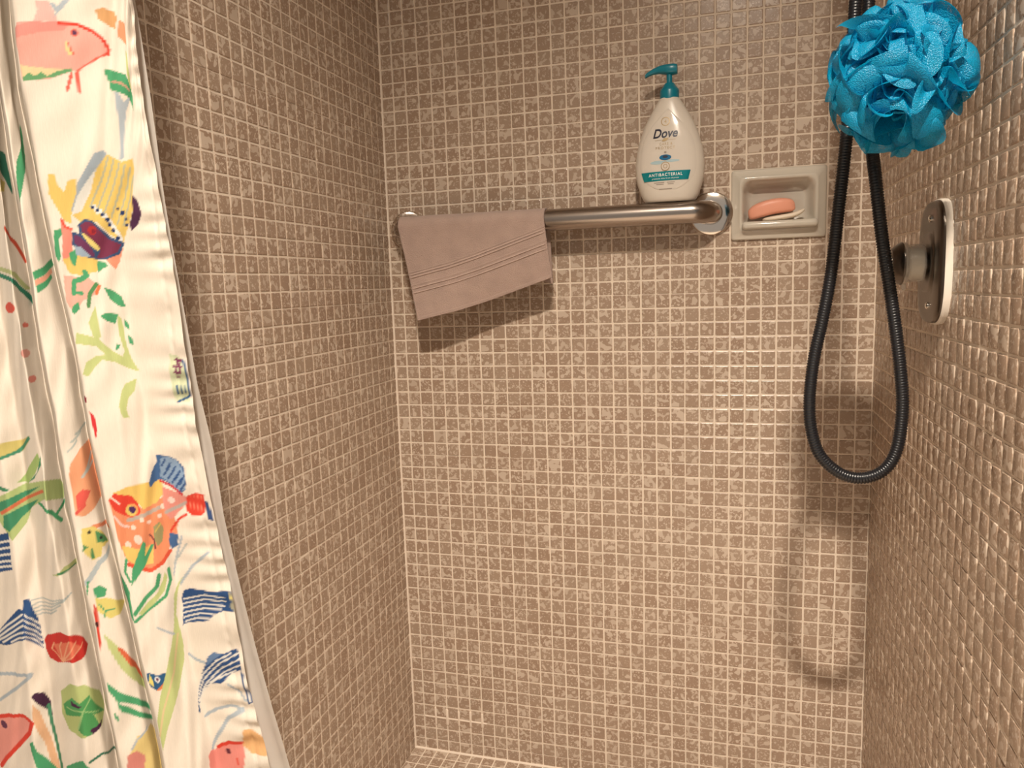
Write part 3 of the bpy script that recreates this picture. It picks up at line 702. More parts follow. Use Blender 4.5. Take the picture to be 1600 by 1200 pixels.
(2,(60,140,106),[117.6,40.5],[3319,-4894,2997,-4952,2720,-5073,2557,-5176]),
(2,(200,205,140),[112.9,40.2],[3293,-4833,2931,-4891,2676,-5023]),
(0,(60,132,102),0,[2776,-3722,2678,-3735,2639,-3971,2655,-4126,2745,-4016,2836,-3910]),
(0,(225,205,120),0,[2903,-3978,2772,-4020,2832,-4117,3028,-4125]),
(2,(190,196,186),[24.0,13.4],[3518,-8193,3244,-8172,2857,-8071]),
(2,(190,196,186),[24.0,13.4],[3552,-8245,3252,-8208,2929,-8097]),
(2,(190,196,186),[23.9,13.4],[3585,-8297,3260,-8244,2998,-8122]),
(2,(190,196,186),[23.8,13.4],[3618,-8349,3267,-8281,3082,-8186]),
(2,(190,196,186),[23.7,13.5],[3650,-8401,3275,-8317,3169,-8259]),
(2,(60,122,92),[24.2,27.0],[2988,-9847,2863,-9794,2542,-9898]),
(0,(85,168,112),0,[3301,-10014,3059,-9828,2966,-9954,3330,-10102]),
(0,(197,202,132),0,[3170,-7889,2899,-7793,2597,-7791,2613,-7853,2892,-7842]),
(2,(80,140,90),[33.5,19.2],[3034,-7848,2654,-7838]),
(0,(52,84,128),0,[3834,-7492,3687,-7458,3687,-7605,3692,-7774,3684,-7840,4190,-7980,4085,-7548]),
(2,(248,238,218),[36.9,21.7],[4043,-7624,3697,-7546]),
(2,(248,238,218),[37.0,21.7],[4061,-7696,3689,-7612]),
(2,(248,238,218),[37.1,21.8],[4078,-7767,3681,-7678]),
(2,(248,238,218),[37.2,21.9],[4095,-7839,3685,-7746]),
(2,(248,238,218),[37.3,22.0],[4109,-7897,3686,-7800]),
(0,(52,84,128),0,[4194,-8649,4056,-8555,3850,-8392,3678,-8261,3612,-8275,3611,-8406,3594,-8574,3902,-8692,4212,-8754]),
(2,(248,238,218),[30.0,17.8],[4171,-8658,3899,-8473,3631,-8320]),
(2,(248,238,218),[30.0,17.8],[4179,-8703,3884,-8518,3617,-8372]),
(2,(248,238,218),[30.0,17.8],[4158,-8720,3894,-8577,3615,-8427]),
(2,(248,238,218),[29.7,17.7],[4020,-8689,3825,-8583,3603,-8493]),
(2,(248,238,218),[29.4,17.6],[3860,-8654,3710,-8586,3601,-8548]),
(0,(52,84,128),0,[3609,-8173,3541,-8178,3516,-8278,3480,-8396,3463,-8543,3451,-8738,3531,-8662,3610,-8586,3628,-8406]),
(2,(248,238,218),[14.2,16.2],[3605,-8326,3536,-8381,3474,-8462]),
(2,(248,238,218),[14.3,16.2],[3609,-8379,3540,-8435,3468,-8534]),
(2,(248,238,218),[14.3,16.2],[3608,-8435,3535,-8506,3462,-8599]),
(2,(248,238,218),[14.3,16.2],[3608,-8497,3540,-8560,3461,-8649]),
(2,(248,238,218),[14.4,16.3],[3607,-8553,3528,-8621,3454,-8709]),
(0,(250,162,142),0,[4353,-9645,4220,-9578,4029,-9503,3789,-9457,3643,-9467,3630,-9535,3706,-9665,3905,-9834,4110,-10009,4249,-10128,4445,-10206]),
(2,(234,72,52),[64.3,39.2],[4286,-9612,4032,-9518,3756,-9462,3638,-9508,3690,-9631,3904,-9827,4150,-10037,4281,-10177]),
(1,(112,60,80),[65.4,39.3],[4148,-9654]),
(2,(188,195,194),[62.5,37.6],[4142,-9064,3837,-9010,3603,-8973]),
(2,(188,195,194),[50.3,30.3],[3606,-8995,3862,-9174,4191,-9385]),
(0,(76,42,66),0,[3614,-9216,3572,-9180,3488,-9206,3439,-9338,3428,-9497,3501,-9387]),
(0,(246,192,144),0,[3608,-9290,3548,-9392,3469,-9724,3407,-10053,3399,-10177,3467,-10137,3530,-9764,3621,-9462]),
(2,(80,142,102),[38.5,42.4],[3466,-9376,3429,-9672,3364,-10182]),
(0,(85,168,112),0,[3699,-9743,3639,-9704,3604,-9831,3517,-9954,3405,-10173,3611,-10053,3679,-9840]),
]
BASE_SEEN = lin((255, 238, 212)); BASE_ALB = (0.615, 0.555, 0.48)

def print_colours(S, Z):
    """colour of the printed cloth at cloth positions S, Z (arrays, metres)"""
    col = np.tile(np.array(BASE_ALB), (len(S), 1))
    S4, Z4 = S*1e4, Z*1e4
    def paint(mask_idx, cov, c):
        a = np.array([min(0.92, BASE_ALB[i]*lin(c)[i]/BASE_SEEN[i]) for i in range(3)])
        col[mask_idx] = col[mask_idx]*(1-cov[:, None]) + a*cov[:, None]
    EDGE = 5.0
    for typ, c, r, pl in PRINT:
        pts = np.array(pl, float).reshape(-1, 2)
        pad = (max(r) if r else 0) + 12
        lo, hi = pts.min(0)-pad, pts.max(0)+pad
        idx = np.nonzero((S4 > lo[0]) & (S4 < hi[0]) & (Z4 > lo[1]) & (Z4 < hi[1]))[0]
        if len(idx) == 0: continue
        x, y = S4[idx], Z4[idx]
        if typ == 1:
            d = (1-np.hypot((x-pts[0, 0])/r[0], (y-pts[0, 1])/r[1]))*min(r)
        elif typ == 2:
            d = np.full(len(x), -1e9)
            sx = r[0]/r[1]
            for a, b in zip(pts, pts[1:]):
                ax, ay, bx, by = a[0]/sx, a[1], b[0]/sx, b[1]
                L2 = (bx-ax)**2+(by-ay)**2+1e-9
                t = np.clip(((x/sx-ax)*(bx-ax)+(y-ay)*(by-ay))/L2, 0, 1)
                d = np.maximum(d, r[1]*0.5-np.hypot(x/sx-ax-t*(bx-ax), y-ay-t*(by-ay)))
        else:
            inside = np.zeros(len(x), bool); dist = np.full(len(x), 1e9)
            for a, b in zip(pts, np.roll(pts, -1, 0)):
                cr = ((a[1] > y) != (b[1] > y)) & (x < (b[0]-a[0])*(y-a[1])/(b[1]-a[1]+1e-12)+a[0])
                inside ^= cr
                L2 = ((b-a)**2).sum()+1e-9
                t = np.clip(((x-a[0])*(b[0]-a[0])+(y-a[1])*(b[1]-a[1]))/L2, 0, 1)
                dist = np.minimum(dist, np.hypot(x-a[0]-t*(b[0]-a[0]), y-a[1]-t*(b[1]-a[1])))
            d = np.where(inside, dist, -dist)
        cov = np.clip(d/EDGE+0.5, 0, 1)
        k = cov > 0
        paint(idx[k], cov[k], c)
    return col

def cloth_material():
    mt, nt, b = new_mat('printed_cotton'); N, L = nt.nodes, nt.links
    at = N.new('ShaderNodeAttribute'); at.attribute_name = 'print'
    tc = N.new('ShaderNodeTexCoord')
    n = N.new('ShaderNodeTexNoise'); n.inputs['Scale'].default_value = 900; L.new(tc.outputs['Object'], n.inputs['Vector'])
    mp = N.new('ShaderNodeMapping'); mp.inputs['Scale'].default_value = (1, 1, 0.12); L.new(tc.outputs['Object'], mp.inputs['Vector'])
    L.new(mp.outputs[0], n.inputs['Vector'])
    mr = N.new('ShaderNodeMapRange'); mr.inputs['To Min'].default_value = 0.93; mr.inputs['To Max'].default_value = 1.05
    L.new(n.outputs['Fac'], mr.inputs['Value'])
    mx = N.new('ShaderNodeMix'); mx.data_type = 'RGBA'; mx.blend_type = 'MULTIPLY'; mx.inputs['Factor'].default_value = 1
    L.new(at.outputs['Color'], mx.inputs['A']); L.new(mr.outputs['Result'], mx.inputs['B'])
    L.new(mx.outputs['Result'], b.inputs['Base Color'])
    sset(b, rough=0.85, spec=0.2)
    tr = N.new('ShaderNodeBsdfTranslucent'); L.new(mx.outputs['Result'], tr.inputs['Color'])
    ms = N.new('ShaderNodeMixShader'); ms.inputs[0].default_value = 0.14
    L.new(b.outputs[0], ms.inputs[1]); L.new(tr.outputs[0], ms.inputs[2])
    L.new(ms.outputs[0], N['Material Output'].inputs['Surface'])
    bp = N.new('ShaderNodeBump'); bp.inputs['Distance'].default_value = 0.0002
    L.new(n.outputs['Fac'], bp.inputs['Height']); L.new(bp.outputs[0], b.inputs['Normal'])
    return mt
M_CLOTH = cloth_material()

def fast_grid(name, V, nu, nv, mat, parent=None):
    V = np.ascontiguousarray(V, np.float32).reshape(-1, 3)
    i, j = np.meshgrid(np.arange(nu-1), np.arange(nv-1), indexing='ij')
    a = (i*nv+j).ravel()
    F = np.stack([a, a+nv, a+nv+1, a+1], 1).astype(np.int32)
    me = bpy.data.meshes.new(name)
    me.vertices.add(len(V)); me.vertices.foreach_set('co', V.ravel())
    me.loops.add(F.size); me.loops.foreach_set('vertex_index', F.ravel())
    me.polygons.add(len(F)); me.polygons.foreach_set('loop_start', np.arange(0, F.size, 4, dtype=np.int32))
    me.update(calc_edges=True); me.validate()
    me.shade_smooth(); me.materials.append(mat)
    return link(bpy.data.objects.new(name, me), parent)

curtain = thing('shower_curtain', 'cream cotton curtain printed with tropical fish, coral and seaweed', 'curtain', (0.05, -0.87, FZ))
ds = 0.0013
s = np.arange(0, KS[-1]+1e-6, ds)
z = np.r_[np.arange(0.42, -0.16, -0.008), np.arange(-0.16, -1.06, -0.0013), np.arange(-1.06, -1.49, -0.008)]
keyx = np.stack([np.interp(-z, -KEYZ, KX[k]) for k in range(len(KX))])           # key, z
# smooth each fold edge along the height
ker = np.exp(-0.5*(np.arange(-6, 7)/3.0)**2); ker /= ker.sum()
seg = np.clip(np.searchsorted(KS, s, side='right')-1, 0, len(KEYW)-1)
t = (s-KS[seg])/KEYW[seg]
X = keyx[seg]*(1-t[:, None])+keyx[seg+1]*t[:, None]
Yv = KY[seg]*(1-t)+KY[seg+1]*t
Y = np.repeat(Yv[:, None], len(z), 1)
def smooth_s(A, sig):
    n = int(3*sig/ds)+1; k = np.exp(-0.5*(np.arange(-n, n+1)*ds/sig)**2); k /= k.sum()
    Ap = np.concatenate([np.repeat(A[:1], n, 0), A, np.repeat(A[-1:], n, 0)])
    return np.stack([np.convolve(Ap[:, q], k, 'valid') for q in range(A.shape[1])], 1)
X0 = X.copy(); Y0 = Y.copy()
X, Y = smooth_s(X, 0.0026), smooth_s(Y, 0.0026)
X[0] = X0[0]; Y[0] = Y0[0]
SS, ZZ = np.meshgrid(s, z, indexing='ij')
# soft wrinkles, strongest beside the gathered hem
wr = np.zeros_like(SS)
for a, fs, fz, ph in ((0.0009, 55, 14, 0.3), (0.0007, 90, 31, 1.7), (0.0005, 40, 60, 4.1), (0.0004, 160, 45, 2.2)):
    wr += a*np.sin(2*np.pi*(SS*fs*0.35+ZZ*fz*0.35)+ph+1.6*np.sin(ZZ*23+SS*31+ph))
hem = np.exp(-(SS/0.020)**2)
wr += hem*(0.0013*np.sin(ZZ*260+3*np.sin(ZZ*41))+0.0016*np.sin(ZZ*120+SS*160+2*np.sin(ZZ*27)))
wr += -0.0016*np.exp(-((SS-0.0075)/0.0012)**2)*(0.7+0.3*np.sin(ZZ*400))        # stitched hem line
# crease beside the first fish
cz = np.clip((ZZ+0.44)/0.12, 0, 1)
wr += -0.004*cz*np.exp(-((SS-0.040-(-0.26-ZZ)*0.10)/0.004)**2)
Y = Y - wr
X = X + 0.6*wr
V = np.stack([X, Y, ZZ], -1)
fab = fast_grid('fabric', V, len(s), len(z), M_CLOTH, curtain)
fab.location = (-0.05, 0.87, -FZ)
ca = fab.data.color_attributes.new('print', 'FLOAT_COLOR', 'POINT')
cc = np.ones((V.shape[0]*V.shape[1], 4), np.float32)
cc[:, :3] = print_colours(SS.ravel(), ZZ.ravel())
ca.data.foreach_set('color', cc.ravel())
fab['label'] = 'printed cotton cloth with red, yellow and striped blue fish'

# liner showing as a white strip along the curtain's edge
def liner_material():
    mt, nt, b = new_mat('white_vinyl_liner'); N, L = nt.nodes, nt.links
    sset(b, color=(0.74, 0.70, 0.65), rough=0.35)
    tr = N.new('ShaderNodeBsdfTranslucent'); tr.inputs['Color'].default_value = (0.74, 0.70, 0.65, 1)
    ms = N.new('ShaderNodeMixShader'); ms.inputs[0].default_value = 0.35
    L.new(b.outputs[0], ms.inputs[1]); L.new(tr.outputs[0], ms.inputs[2]); L.new(ms.outputs[0], N['Material Output'].inputs['Surface'])
    tc = N.new('ShaderNodeTexCoord'); n = N.new('ShaderNodeTexNoise'); n.inputs['Scale'].default_value = 14
    L.new(tc.outputs['Object'], n.inputs['Vector'])
    bp = N.new('ShaderNodeBump'); bp.inputs['Distance'].default_value = 0.003; L.new(n.outputs['Fac'], bp.inputs['Height']); L.new(bp.outputs[0], b.inputs['Normal'])
    return mt
M_LINER = liner_material()
LZ = np.array([0.42, -0.238, -0.334, -0.427, -0.476, -0.539, -0.602, -0.667, -0.732, -0.798, -0.866, -0.934, -1.003, -1.49])
LX = np.array([0.006]*8+[0.004]*6)+np.array([0.120, 0.1325, 0.141, 0.148, 0.153, 0.159, 0.1645, 0.176, 0.1845, 0.197, 0.210, 0.2235, 0.239, 0.31])
uu = np.linspace(0, 1, 40); zz = np.linspace(0.42, -1.49, 240)
U, Z2 = np.meshgrid(uu, zz, indexing='ij')
xr = np.interp(-Z2, -LZ, LX)
fold = 0.010*np.sin(U*9.5+0.4)*np.clip(U*2.2, 0, 1)
VX = xr+0.002-U*0.17
VY = -0.822+fold*0.5+0.0015*np.sin(Z2*17+U*3)
VY = np.clip(VY, -0.832, -0.8125)
VY += -0.004*np.exp(-(U/0.05)**2)
lin_v = np.stack([VX, VY, Z2], -1)
liner = fast_grid('curtain_liner', lin_v, len(uu), len(zz), M_LINER)
tag(liner, 'white vinyl liner showing along the edge of the printed curtain', 'liner')

# rod and rings above the picture carry curtain and liner
rod = thing('curtain_rod', 'chrome curtain rod spanning the top of the shower opening', 'rod', (0, -0.855, 0.46))
sweep('rod_tube', [(-0.02-0.16, 0, 0), (XR+0.05, 0, 0)], 0.0125, M_CHROMEB, rod)
for x in np.linspace(-0.13, 0.14, 7):
    rg = thing('curtain_ring', 'chrome ring hanging the fish curtain from the rod', 'curtain ring', (x, -0.855, 0.455), 'rings on the curtain rod')
    a = np.linspace(0, 2*math.pi, 25)
    sweep('ring_wire', [(0.0, 0.021*math.cos(q), 0.021*math.sin(q)-0.007) for q in a], 0.0014, M_CHROMEB, rg, 8)

# ------------------------------------------------------------------ grab bar
BZ, BY, BR = -0.3975, -0.058, 0.0198
bar = thing('grab_bar', 'brushed stainless steel grab bar on the tiled back wall', 'grab bar', (0.345, 0, BZ))
xl, xr_ = 0.048, 0.642
rb = 0.036
path = [(xl, -0.004, 0), (xl, BY+rb, 0)]
path += [(xl+rb-rb*math.cos(a), BY+rb-rb*math.sin(a), 0) for a in np.linspace(0.12, math.pi/2, 12)]
path += [(x, BY, 0) for x in np.linspace(xl+rb+0.01, xr_-rb-0.01, 12)]
path += [(xr_-rb+rb*math.sin(a), BY+rb-rb*math.cos(a), 0) for a in np.linspace(0, math.pi/2-0.12, 12)]
path += [(xr_, BY+rb, 0), (xr_, -0.004, 0)]
o = sweep('bar_tube', path, BR, M_STEEL, bar, 36); o.location = (-0.345, 0, 0)
for x in (xl, xr_):
    lathe('flange', [(0.0195, -0.0086), (0.0362, -0.0080), (0.0378, -0.0072), (0.0386, -0.0055), (0.0388, -0.0012)], M_STEELP, bar, 'Y', (x-0.345, 0, 0), 56, True, 60)

# ------------------------------------------------------------------ towel over the bar
towel = thing('hand_towel', 'small mauve terry towel draped over the grab bar', 'towel', (0.21, BY, BZ))
nu, nq = 110, 330
uu = np.linspace(0, 1, nu); LT = 0.292
rt = BR+0.0022
Vt = np.zeros((nu, nq, 3)); ridge = np.zeros((nu, nq))
QB = (0.093, 0.0895, 0.0835, 0.068, 0.0625, 0.0535)
for iu, u in enumerate(uu):
    xt = 0.058+u*(0.3475-0.058)
    xb, zb = np.interp(u, [0, 0.5, 1], [0.0935, 0.231, 0.3605]), np.interp(u, [0, 0.3, 0.5, 0.75, 1], [-0.5770, -0.5595, -0.5440, -0.5235, -0.5025])
    zt = BZ
    drop = math.hypot(zt-zb, xb-xt)
    arc = math.pi*rt
    for k, q in enumerate(np.linspace(0, LT, nq)):
        sk = (xb-xt)
        if q < drop:                     # front face
            f = 1-q/drop                 # 0 at the bar, 1 at the hem
            x = xt+sk*f; zq = zt+(zb-zt)*f; y = BY-rt
            y += -0.004*f*math.sin(u*7.5+0.6)*0.8 - 0.005*f*f*math.exp(-((u-0.15)/0.2)**2) + 0.0035*f*math.sin(3.0*u+5*f)
            nrm = (0, -1, 0)
        elif q < drop+arc:
            a = (q-drop)/rt
            x = xt; y = BY-rt*math.cos(a); zq = zt+rt*math.sin(a); nrm = (0, -math.cos(a), math.sin(a))
        else:
            d = q-drop-arc
            x = xt+sk*0.25*d/0.1; y = BY+rt+0.004*min(1, d/0.05); zq = zt-d; nrm = (0, 1, 0)
        h = 0.0
        for qb in QB: h += 0.0011*math.exp(-((q-qb)/0.0011)**2)
        if 0.054 < q < 0.0925: h -= 0.0006
        if q < 0.006: h += 0.0009
        if u < 0.015 or u > 0.985: h += 0.0006
        h += 0.0007*mnoise.noise(Vector((x*55, zq*55, 1.3)))
        Vt[iu, k] = (x+nrm[0]*h, y+nrm[1]*h, zq+nrm[2]*h)
Vt -= np.array([0.21, BY, BZ])
o = fast_grid('terry_cloth', Vt, nu, nq, M_TOWEL, towel)
md = o.modifiers.new('thickness', 'SOLIDIFY'); md.thickness = 0.0036; md.offset = -1.0
# raised woven lines of the border
for qb in (0.0895, 0.0835, 0.0625, 0.0535):
    k = int(qb/LT*(nq-1)); ps = [Vt[i, k]+np.array([0, -0.0005, 0]) for i in range(2, nu-2)]
    sweep('woven_border', ps, 0.0008, M_TOWELB, towel, 6)

# ------------------------------------------------------------------ soap dish set into the wall
dish = thing('soap_dish', 'cream glazed ceramic soap dish recessed into the tiled wall', 'soap dish', (0.756, 0, -0.386))
def rrect(x0, x1, z0, z1, r, y, n=6):
    out = []
    for cx, cz, a0 in ((x1-r, z1-r, 0), (x0+r, z1-r, 90), (x0+r, z0+r, 180), (x1-r, z0+r, 270)):
        for k in range(n+1):
            a = math.radians(a0+90*k/n); out.append((cx+r*math.cos(a)-0.756, y, cz+r*math.sin(a)+0.386))
    return out
ox0, ox1, oz0, oz1 = 0.6765, 0.8355, -0.4475, -0.325
LP = []
for ins, y, r in ((0, 0.0, 0.005), (0, -0.0045, 0.005), (0.0008, -0.0062, 0.005), (0.003, -0.0072, 0.005), (0.0115, -0.0085, 0.006), (0.0135, -0.0118, 0.009),
                  (0.0155, -0.0128, 0.011), (0.018, -0.0120, 0.013), (0.020, -0.0090, 0.015), (0.0225, -0.002, 0.016), (0.0255, 0.010, 0.017), (0.0285, 0.018, 0.018), (0.034, 0.0225, 0.018)):
    low = 0.006 if ins > 0.017 else 0.0
    LP.append(rrect(ox0+ins, ox1-ins, oz0+ins+low*0, oz1-ins, r, y))
bm = bmesh.new(); rings = [[bm.verts.new(p) for p in lp] for lp in LP]
for a, b in zip(rings, rings[1:]):
    n = len(a)
    for k in range(n): bm.faces.new((a[k], a[(k+1) % n], b[(k+1) % n], b[k]))
bm.faces.new(rings[-1])
bm_obj('basin', bm, M_CERAMIC, dish, True, 70)
bm = bmesh.new(); rbox(bm, -0.0615, 0.0655, -0.0265, 0.016, -0.0445, -0.0305, r=0.0065, seg=5)
bm_obj('tray_lip', bm, M_CERAMIC, dish)

def soap(name, L_, D_, H_, e, sag, mat, loc, rot, label, tip=0.0):
    nu, nv = 48, 26; V = []
    for i in range(nu):
        for j in range(nv):
            th = 2*math.pi*i/nu; ph = -math.pi/2+math.pi*j/(nv-1)
            sg = lambda v, p: math.copysign(abs(v)**p, v)
            x = L_/2*sg(math.cos(th), 0.8)*sg(math.cos(ph), e); y = D_/2*sg(math.sin(th), 0.8)*sg(math.cos(ph), e); zq = H_/2*sg(math.sin(ph), e)
            zq += sag*(1-(2*x/L_)**2) + tip*max(0, 2*x/L_)**3
            V.append((x, y, zq))
    o = mesh_obj(name, V, grid_faces(nu, nv, True), mat)
    o.location = loc; o.rotation_euler = rot
    bmx = bmesh.new(); bmx.from_mesh(o.data); bmesh.ops.remove_doubles(bmx, verts=bmx.verts, dist=1e-6); bmesh.ops.recalc_face_normals(bmx, faces=bmx.faces[:]); bmx.to_mesh(o.data); bmx.free()
    o.data.shade_smooth()
    return tag(o, label, 'soap')
soap('soap_sliver', 0.072, 0.036, 0.0095, 0.7, -0.0015, M_WSOAP, (0.7655, -0.008, -0.4095), (0.0, -0.13, 0.1), 'thin worn white soap sliver under the pink bar', 0.006)
soap('soap_bar', 0.080, 0.034, 0.0265, 0.55, 0.006, M_PINK, (0.7450, -0.003, -0.3975), (0.10, -0.17, 0.05), 'pink rounded soap bar leaning in the soap dish')

# ------------------------------------------------------------------ pump bottle on the bar
BX, BYc, BZc = 0.5715, -0.049, BZ+BR+0.0002
bottle = thing('pump_bottle', 'white teardrop body wash bottle with teal pump standing on the grab bar', 'bottle', (BX, BYc, BZc))
bottle.rotation_euler = (0, 0, math.radians(-2))
PZ = np.array([0.0, 0.0015, 0.005, 0.012, 0.030, 0.041, 0.064, 0.086, 0.109, 0.131, 0.153, 0.166, 0.174, 0.1765])
PW = np.array([0.0395, 0.0435, 0.0465, 0.0500, 0.0562, 0.0588, 0.0602, 0.0577, 0.0518, 0.0437, 0.0318, 0.0238, 0.0190, 0.0165])
PD = np.array([0.0225, 0.0245, 0.0265, 0.0280, 0.0295, 0.0300, 0.0300, 0.0292, 0.0272, 0.0245, 0.0210, 0.0185, 0.0165, 0.0155])
zs = np.concatenate([[0, 0.0007, 0.0015, 0.003], np.linspace(0.005, 0.1765, 60)])
def smooth1(zv, arr):
    fine = np.linspace(0, 0.1765, 400); a = np.interp(fine, PZ, arr); k = np.exp(-0.5*(np.arange(-14, 15)/6.0)**2); k /= k.sum()
    ap = np.r_[2*a[0]-a[14:0:-1], a, 2*a[-1]-a[-2:-16:-1]]; return np.interp(zv, fine, np.convolve(ap, k, 'valid'))
bw = lambda zv: np.where(np.asarray(zv) < 0.006, np.interp(zv, PZ, PW), smooth1(zv, PW))
bd = lambda zv: np.where(np.asarray(zv) < 0.006, np.interp(zv, PZ, PD), smooth1(zv, PD))
NE = 2.4
V = []; nseg = 72
for zq in zs:
    W_, D_ = float(bw(zq)), float(bd(zq))
    for k in range(nseg):
        a = 2*math.pi*k/nseg; c, s_ = math.cos(a), math.sin(a)
        V.append((W_*math.copysign(abs(c)**(2/NE), c), D_*math.copysign(abs(s_)**(2/NE), s_), zq))
F = [(i*nseg+k, i*nseg+(k+1) % nseg, (i+1)*nseg+(k+1) % nseg, (i+1)*nseg+k) for i in range(len(zs)-1) for k in range(nseg)]
F += [tuple(range(nseg))[::-1], tuple((len(zs)-1)*nseg+k for k in range(nseg))]
body = mesh_obj('bottle_body', V, F, M_WHITE, bottle); body.data.set_sharp_from_angle(angle=math.radians(50))
def front(x, zq, off):
    W_, D_ = bw(zq), bd(zq)
    q = np.clip(np.abs(x)/W_, 0, 0.999)
    return -D_*(1-q**NE)**(1/NE)-off
# label panel, a teardrop slightly proud of the front
nz_, nx_ = 70, 41; V = []
for i, tz in enumerate(np.linspace(0, 1, nz_)):
    zq = 0.0165+tz*(0.158-0.0165)
    prof = 0.84*float(bw(zq))*min(1.0, math.sqrt(max(0, 1-((max(0, 0.30-tz))/0.30)**2.2))+0.0)*(1-max(0, (tz-0.55)/0.45)**2.2)
    prof = max(prof, 0.0006)
    for xx in np.linspace(-1, 1, nx_):
        x = prof*xx-0.001
        edge = 1-max(abs(xx)**14, 0)
        e2 = min(1, tz*30, (1-tz)*30)
        V.append((x, float(front(x, zq, -0.0004+0.0012*max(0.0, edge)*e2)), zq))
lab = mesh_obj('label_panel', V, [(a, b, c, d) for a, b, c, d in grid_faces(nz_, nx_)], M_LABELW, body)

def flat_patch(name, pts2, mat, parent, off, sub=1):
    """flat printed shape (x, z) wrapped on the bottle front"""
    bm = bmesh.new(); vs = [bm.verts.new((p[0], 0, p[1])) for p in pts2]; f = bm.faces.new(vs)
    bmesh.ops.triangulate(bm, faces=[f])
    for _ in range(sub): bmesh.ops.subdivide_edges(bm, edges=bm.edges[:], cuts=1, use_grid_fill=False)
    bmesh.ops.triangulate(bm, faces=bm.faces[:])
    for v in bm.verts: v.co.y = float(front(v.co.x, v.co.z, off))
    bmesh.ops.recalc_face_normals(bm, faces=bm.faces[:])
    for f in bm.faces:
        if f.normal.y > 0: f.normal_flip()
    me = bpy.data.meshes.new(name); bm.to_mesh(me); bm.free(); me.materials.append(mat)
    return link(bpy.data.objects.new(name, me), parent)

def lettering(name, text, size, cx, cz, mat, parent, off, shear=0.0, width=None, bold=0.0, space=1.0):
    cu = bpy.data.curves.new(name, 'FONT'); cu.body = text; cu.size = size; cu.align_x = 'CENTER'; cu.align_y = 'CENTER'
    cu.shear = shear; cu.offset = bold; cu.space_character = space; cu.resolution_u = 4
    tmp = bpy.data.objects.new(name, cu); C.objects.link(tmp)
    dg = bpy.context.evaluated_depsgraph_get()
    me = bpy.data.meshes.new_from_object(tmp.evaluated_get(dg))
    bpy.data.objects.remove(tmp); bpy.data.curves.remove(cu)
    me.name = name
    n = len(me.vertices); co = np.zeros(n*3); me.vertices.foreach_get('co', co); co = co.reshape(-1, 3)
    if width: co[:, 0] *= width/(co[:, 0].max()-co[:, 0].min())
    co[:, 0] -= (co[:, 0].max()+co[:, 0].min())/2; co[:, 1] -= (co[:, 1].max()+co[:, 1].min())/2
    x = co[:, 0]+cx; zq = co[:, 1]+cz
    me.vertices.foreach_set('co', np.stack([x, front(x, zq, off), zq], 1).ravel()); me.update()
    me.materials.clear(); me.materials.append(mat)
    return link(bpy.data.objects.new(name, me), parent)

def ellipse(cx, cz, a, b, n=28, t0=0.0):
    return [(cx+a*math.cos(2*math.pi*k/n+t0), cz+b*math.sin(2*math.pi*k/n+t0)) for k in range(n)]
def ring_patch(name, cx, cz, r1, r0, mat, parent, off):
    n = 36; V = []
    for k in range(n):
        a = 2*math.pi*k/n
        for r in (r0, r1):
            x, zq = cx+r*math.cos(a), cz+r*math.sin(a); V.append((x, float(front(x, zq, off)), zq))
    return mesh_obj(name, V, [(2*k, 2*k+1, (2*k+3) % (2*n), (2*k+2) % (2*n)) for k in range(n)], mat, parent)
LX0 = -0.0045
OFF = 0.00125
ring_patch('badge_ring', LX0, 0.1345, 0.0076, 0.0062, M_GOLD, lab, OFF)
lettering('badge_number', '4', 0.009, LX0, 0.1345, M_GOLD, lab, OFF)
lettering('brand_lettering', 'Dove', 0.0215, LX0, 0.1145, M_INK, lab, OFF, shear=0.28, width=0.0425, bold=0.0005)
flat_patch('emblem_line', [(LX0-0.018, 0.1030), (LX0+0.018, 0.1030), (LX0+0.018, 0.1034), (LX0-0.018, 0.1034)], M_GOLD, lab, OFF, 3)
flat_patch('bird_emblem', [(LX0-0.006, 0.1012), (LX0-0.002, 0.1005), (LX0+0.002, 0.1015), (LX0+0.0065, 0.1068), (LX0+0.002, 0.1060), (LX0-0.002, 0.1062), (LX0-0.003, 0.1035)], M_GOLD, lab, OFF+0.0002, 1)
lettering('label_lettering', 'CARE &', 0.0062, LX0+0.001, 0.0965, M_GOLD, lab, OFF, width=0.022, space=1.3)
lettering('label_lettering', 'PROTECT', 0.0062, LX0, 0.0897, M_GOLD, lab, OFF, width=0.033, space=1.3)
flat_patch('leaf_mark', ellipse(LX0, 0.0822, 0.0022, 0.0018, 12), M_GREYINK, lab, OFF, 0)
for cx, cz, a, b in ((-0.0125, 0.0655, 0.0135, 0.0030), (0.012, 0.0672, 0.012, 0.0022)):
    flat_patch('water_swirl', ellipse(LX0+cx, cz, a, b), M_LBLUE, lab, OFF-0.0002, 1)
flat_patch('drop_mark', ellipse(LX0, 0.0735, 0.0102, 0.0047), M_BLUE, lab, OFF+0.0002, 1)
flat_patch('drop_mark', ellipse(LX0, 0.0745, 0.0045, 0.0022), M_INK, lab, OFF+0.0004, 1)
flat_patch('badge_disc', ellipse(LX0, 0.0585, 0.0078, 0.0078), M_LABELW, lab, OFF+0.0004, 1)
ring_patch('badge_ring', LX0, 0.0585, 0.0076, 0.0064, M_GOLD, lab, OFF+0.0006)
ring_patch('badge_ring', LX0, 0.0585, 0.0036, 0.0026, M_GOLD, lab, OFF+0.0006)
rib = flat_patch('ribbon', [(LX0-0.0425+0.085*k/20, 0.0502) for k in range(21)] + [(LX0+0.0385-0.076*k/20, 0.0345) for k in range(21)], M_TEALR, lab, OFF+0.0003, 2)
lettering('ribbon_lettering', 'ANTIBACTERIAL', 0.0072, LX0+0.000, 0.0445, M_WINK, rib, OFF+0.0006, width=0.058, bold=0.0001, space=1.25)
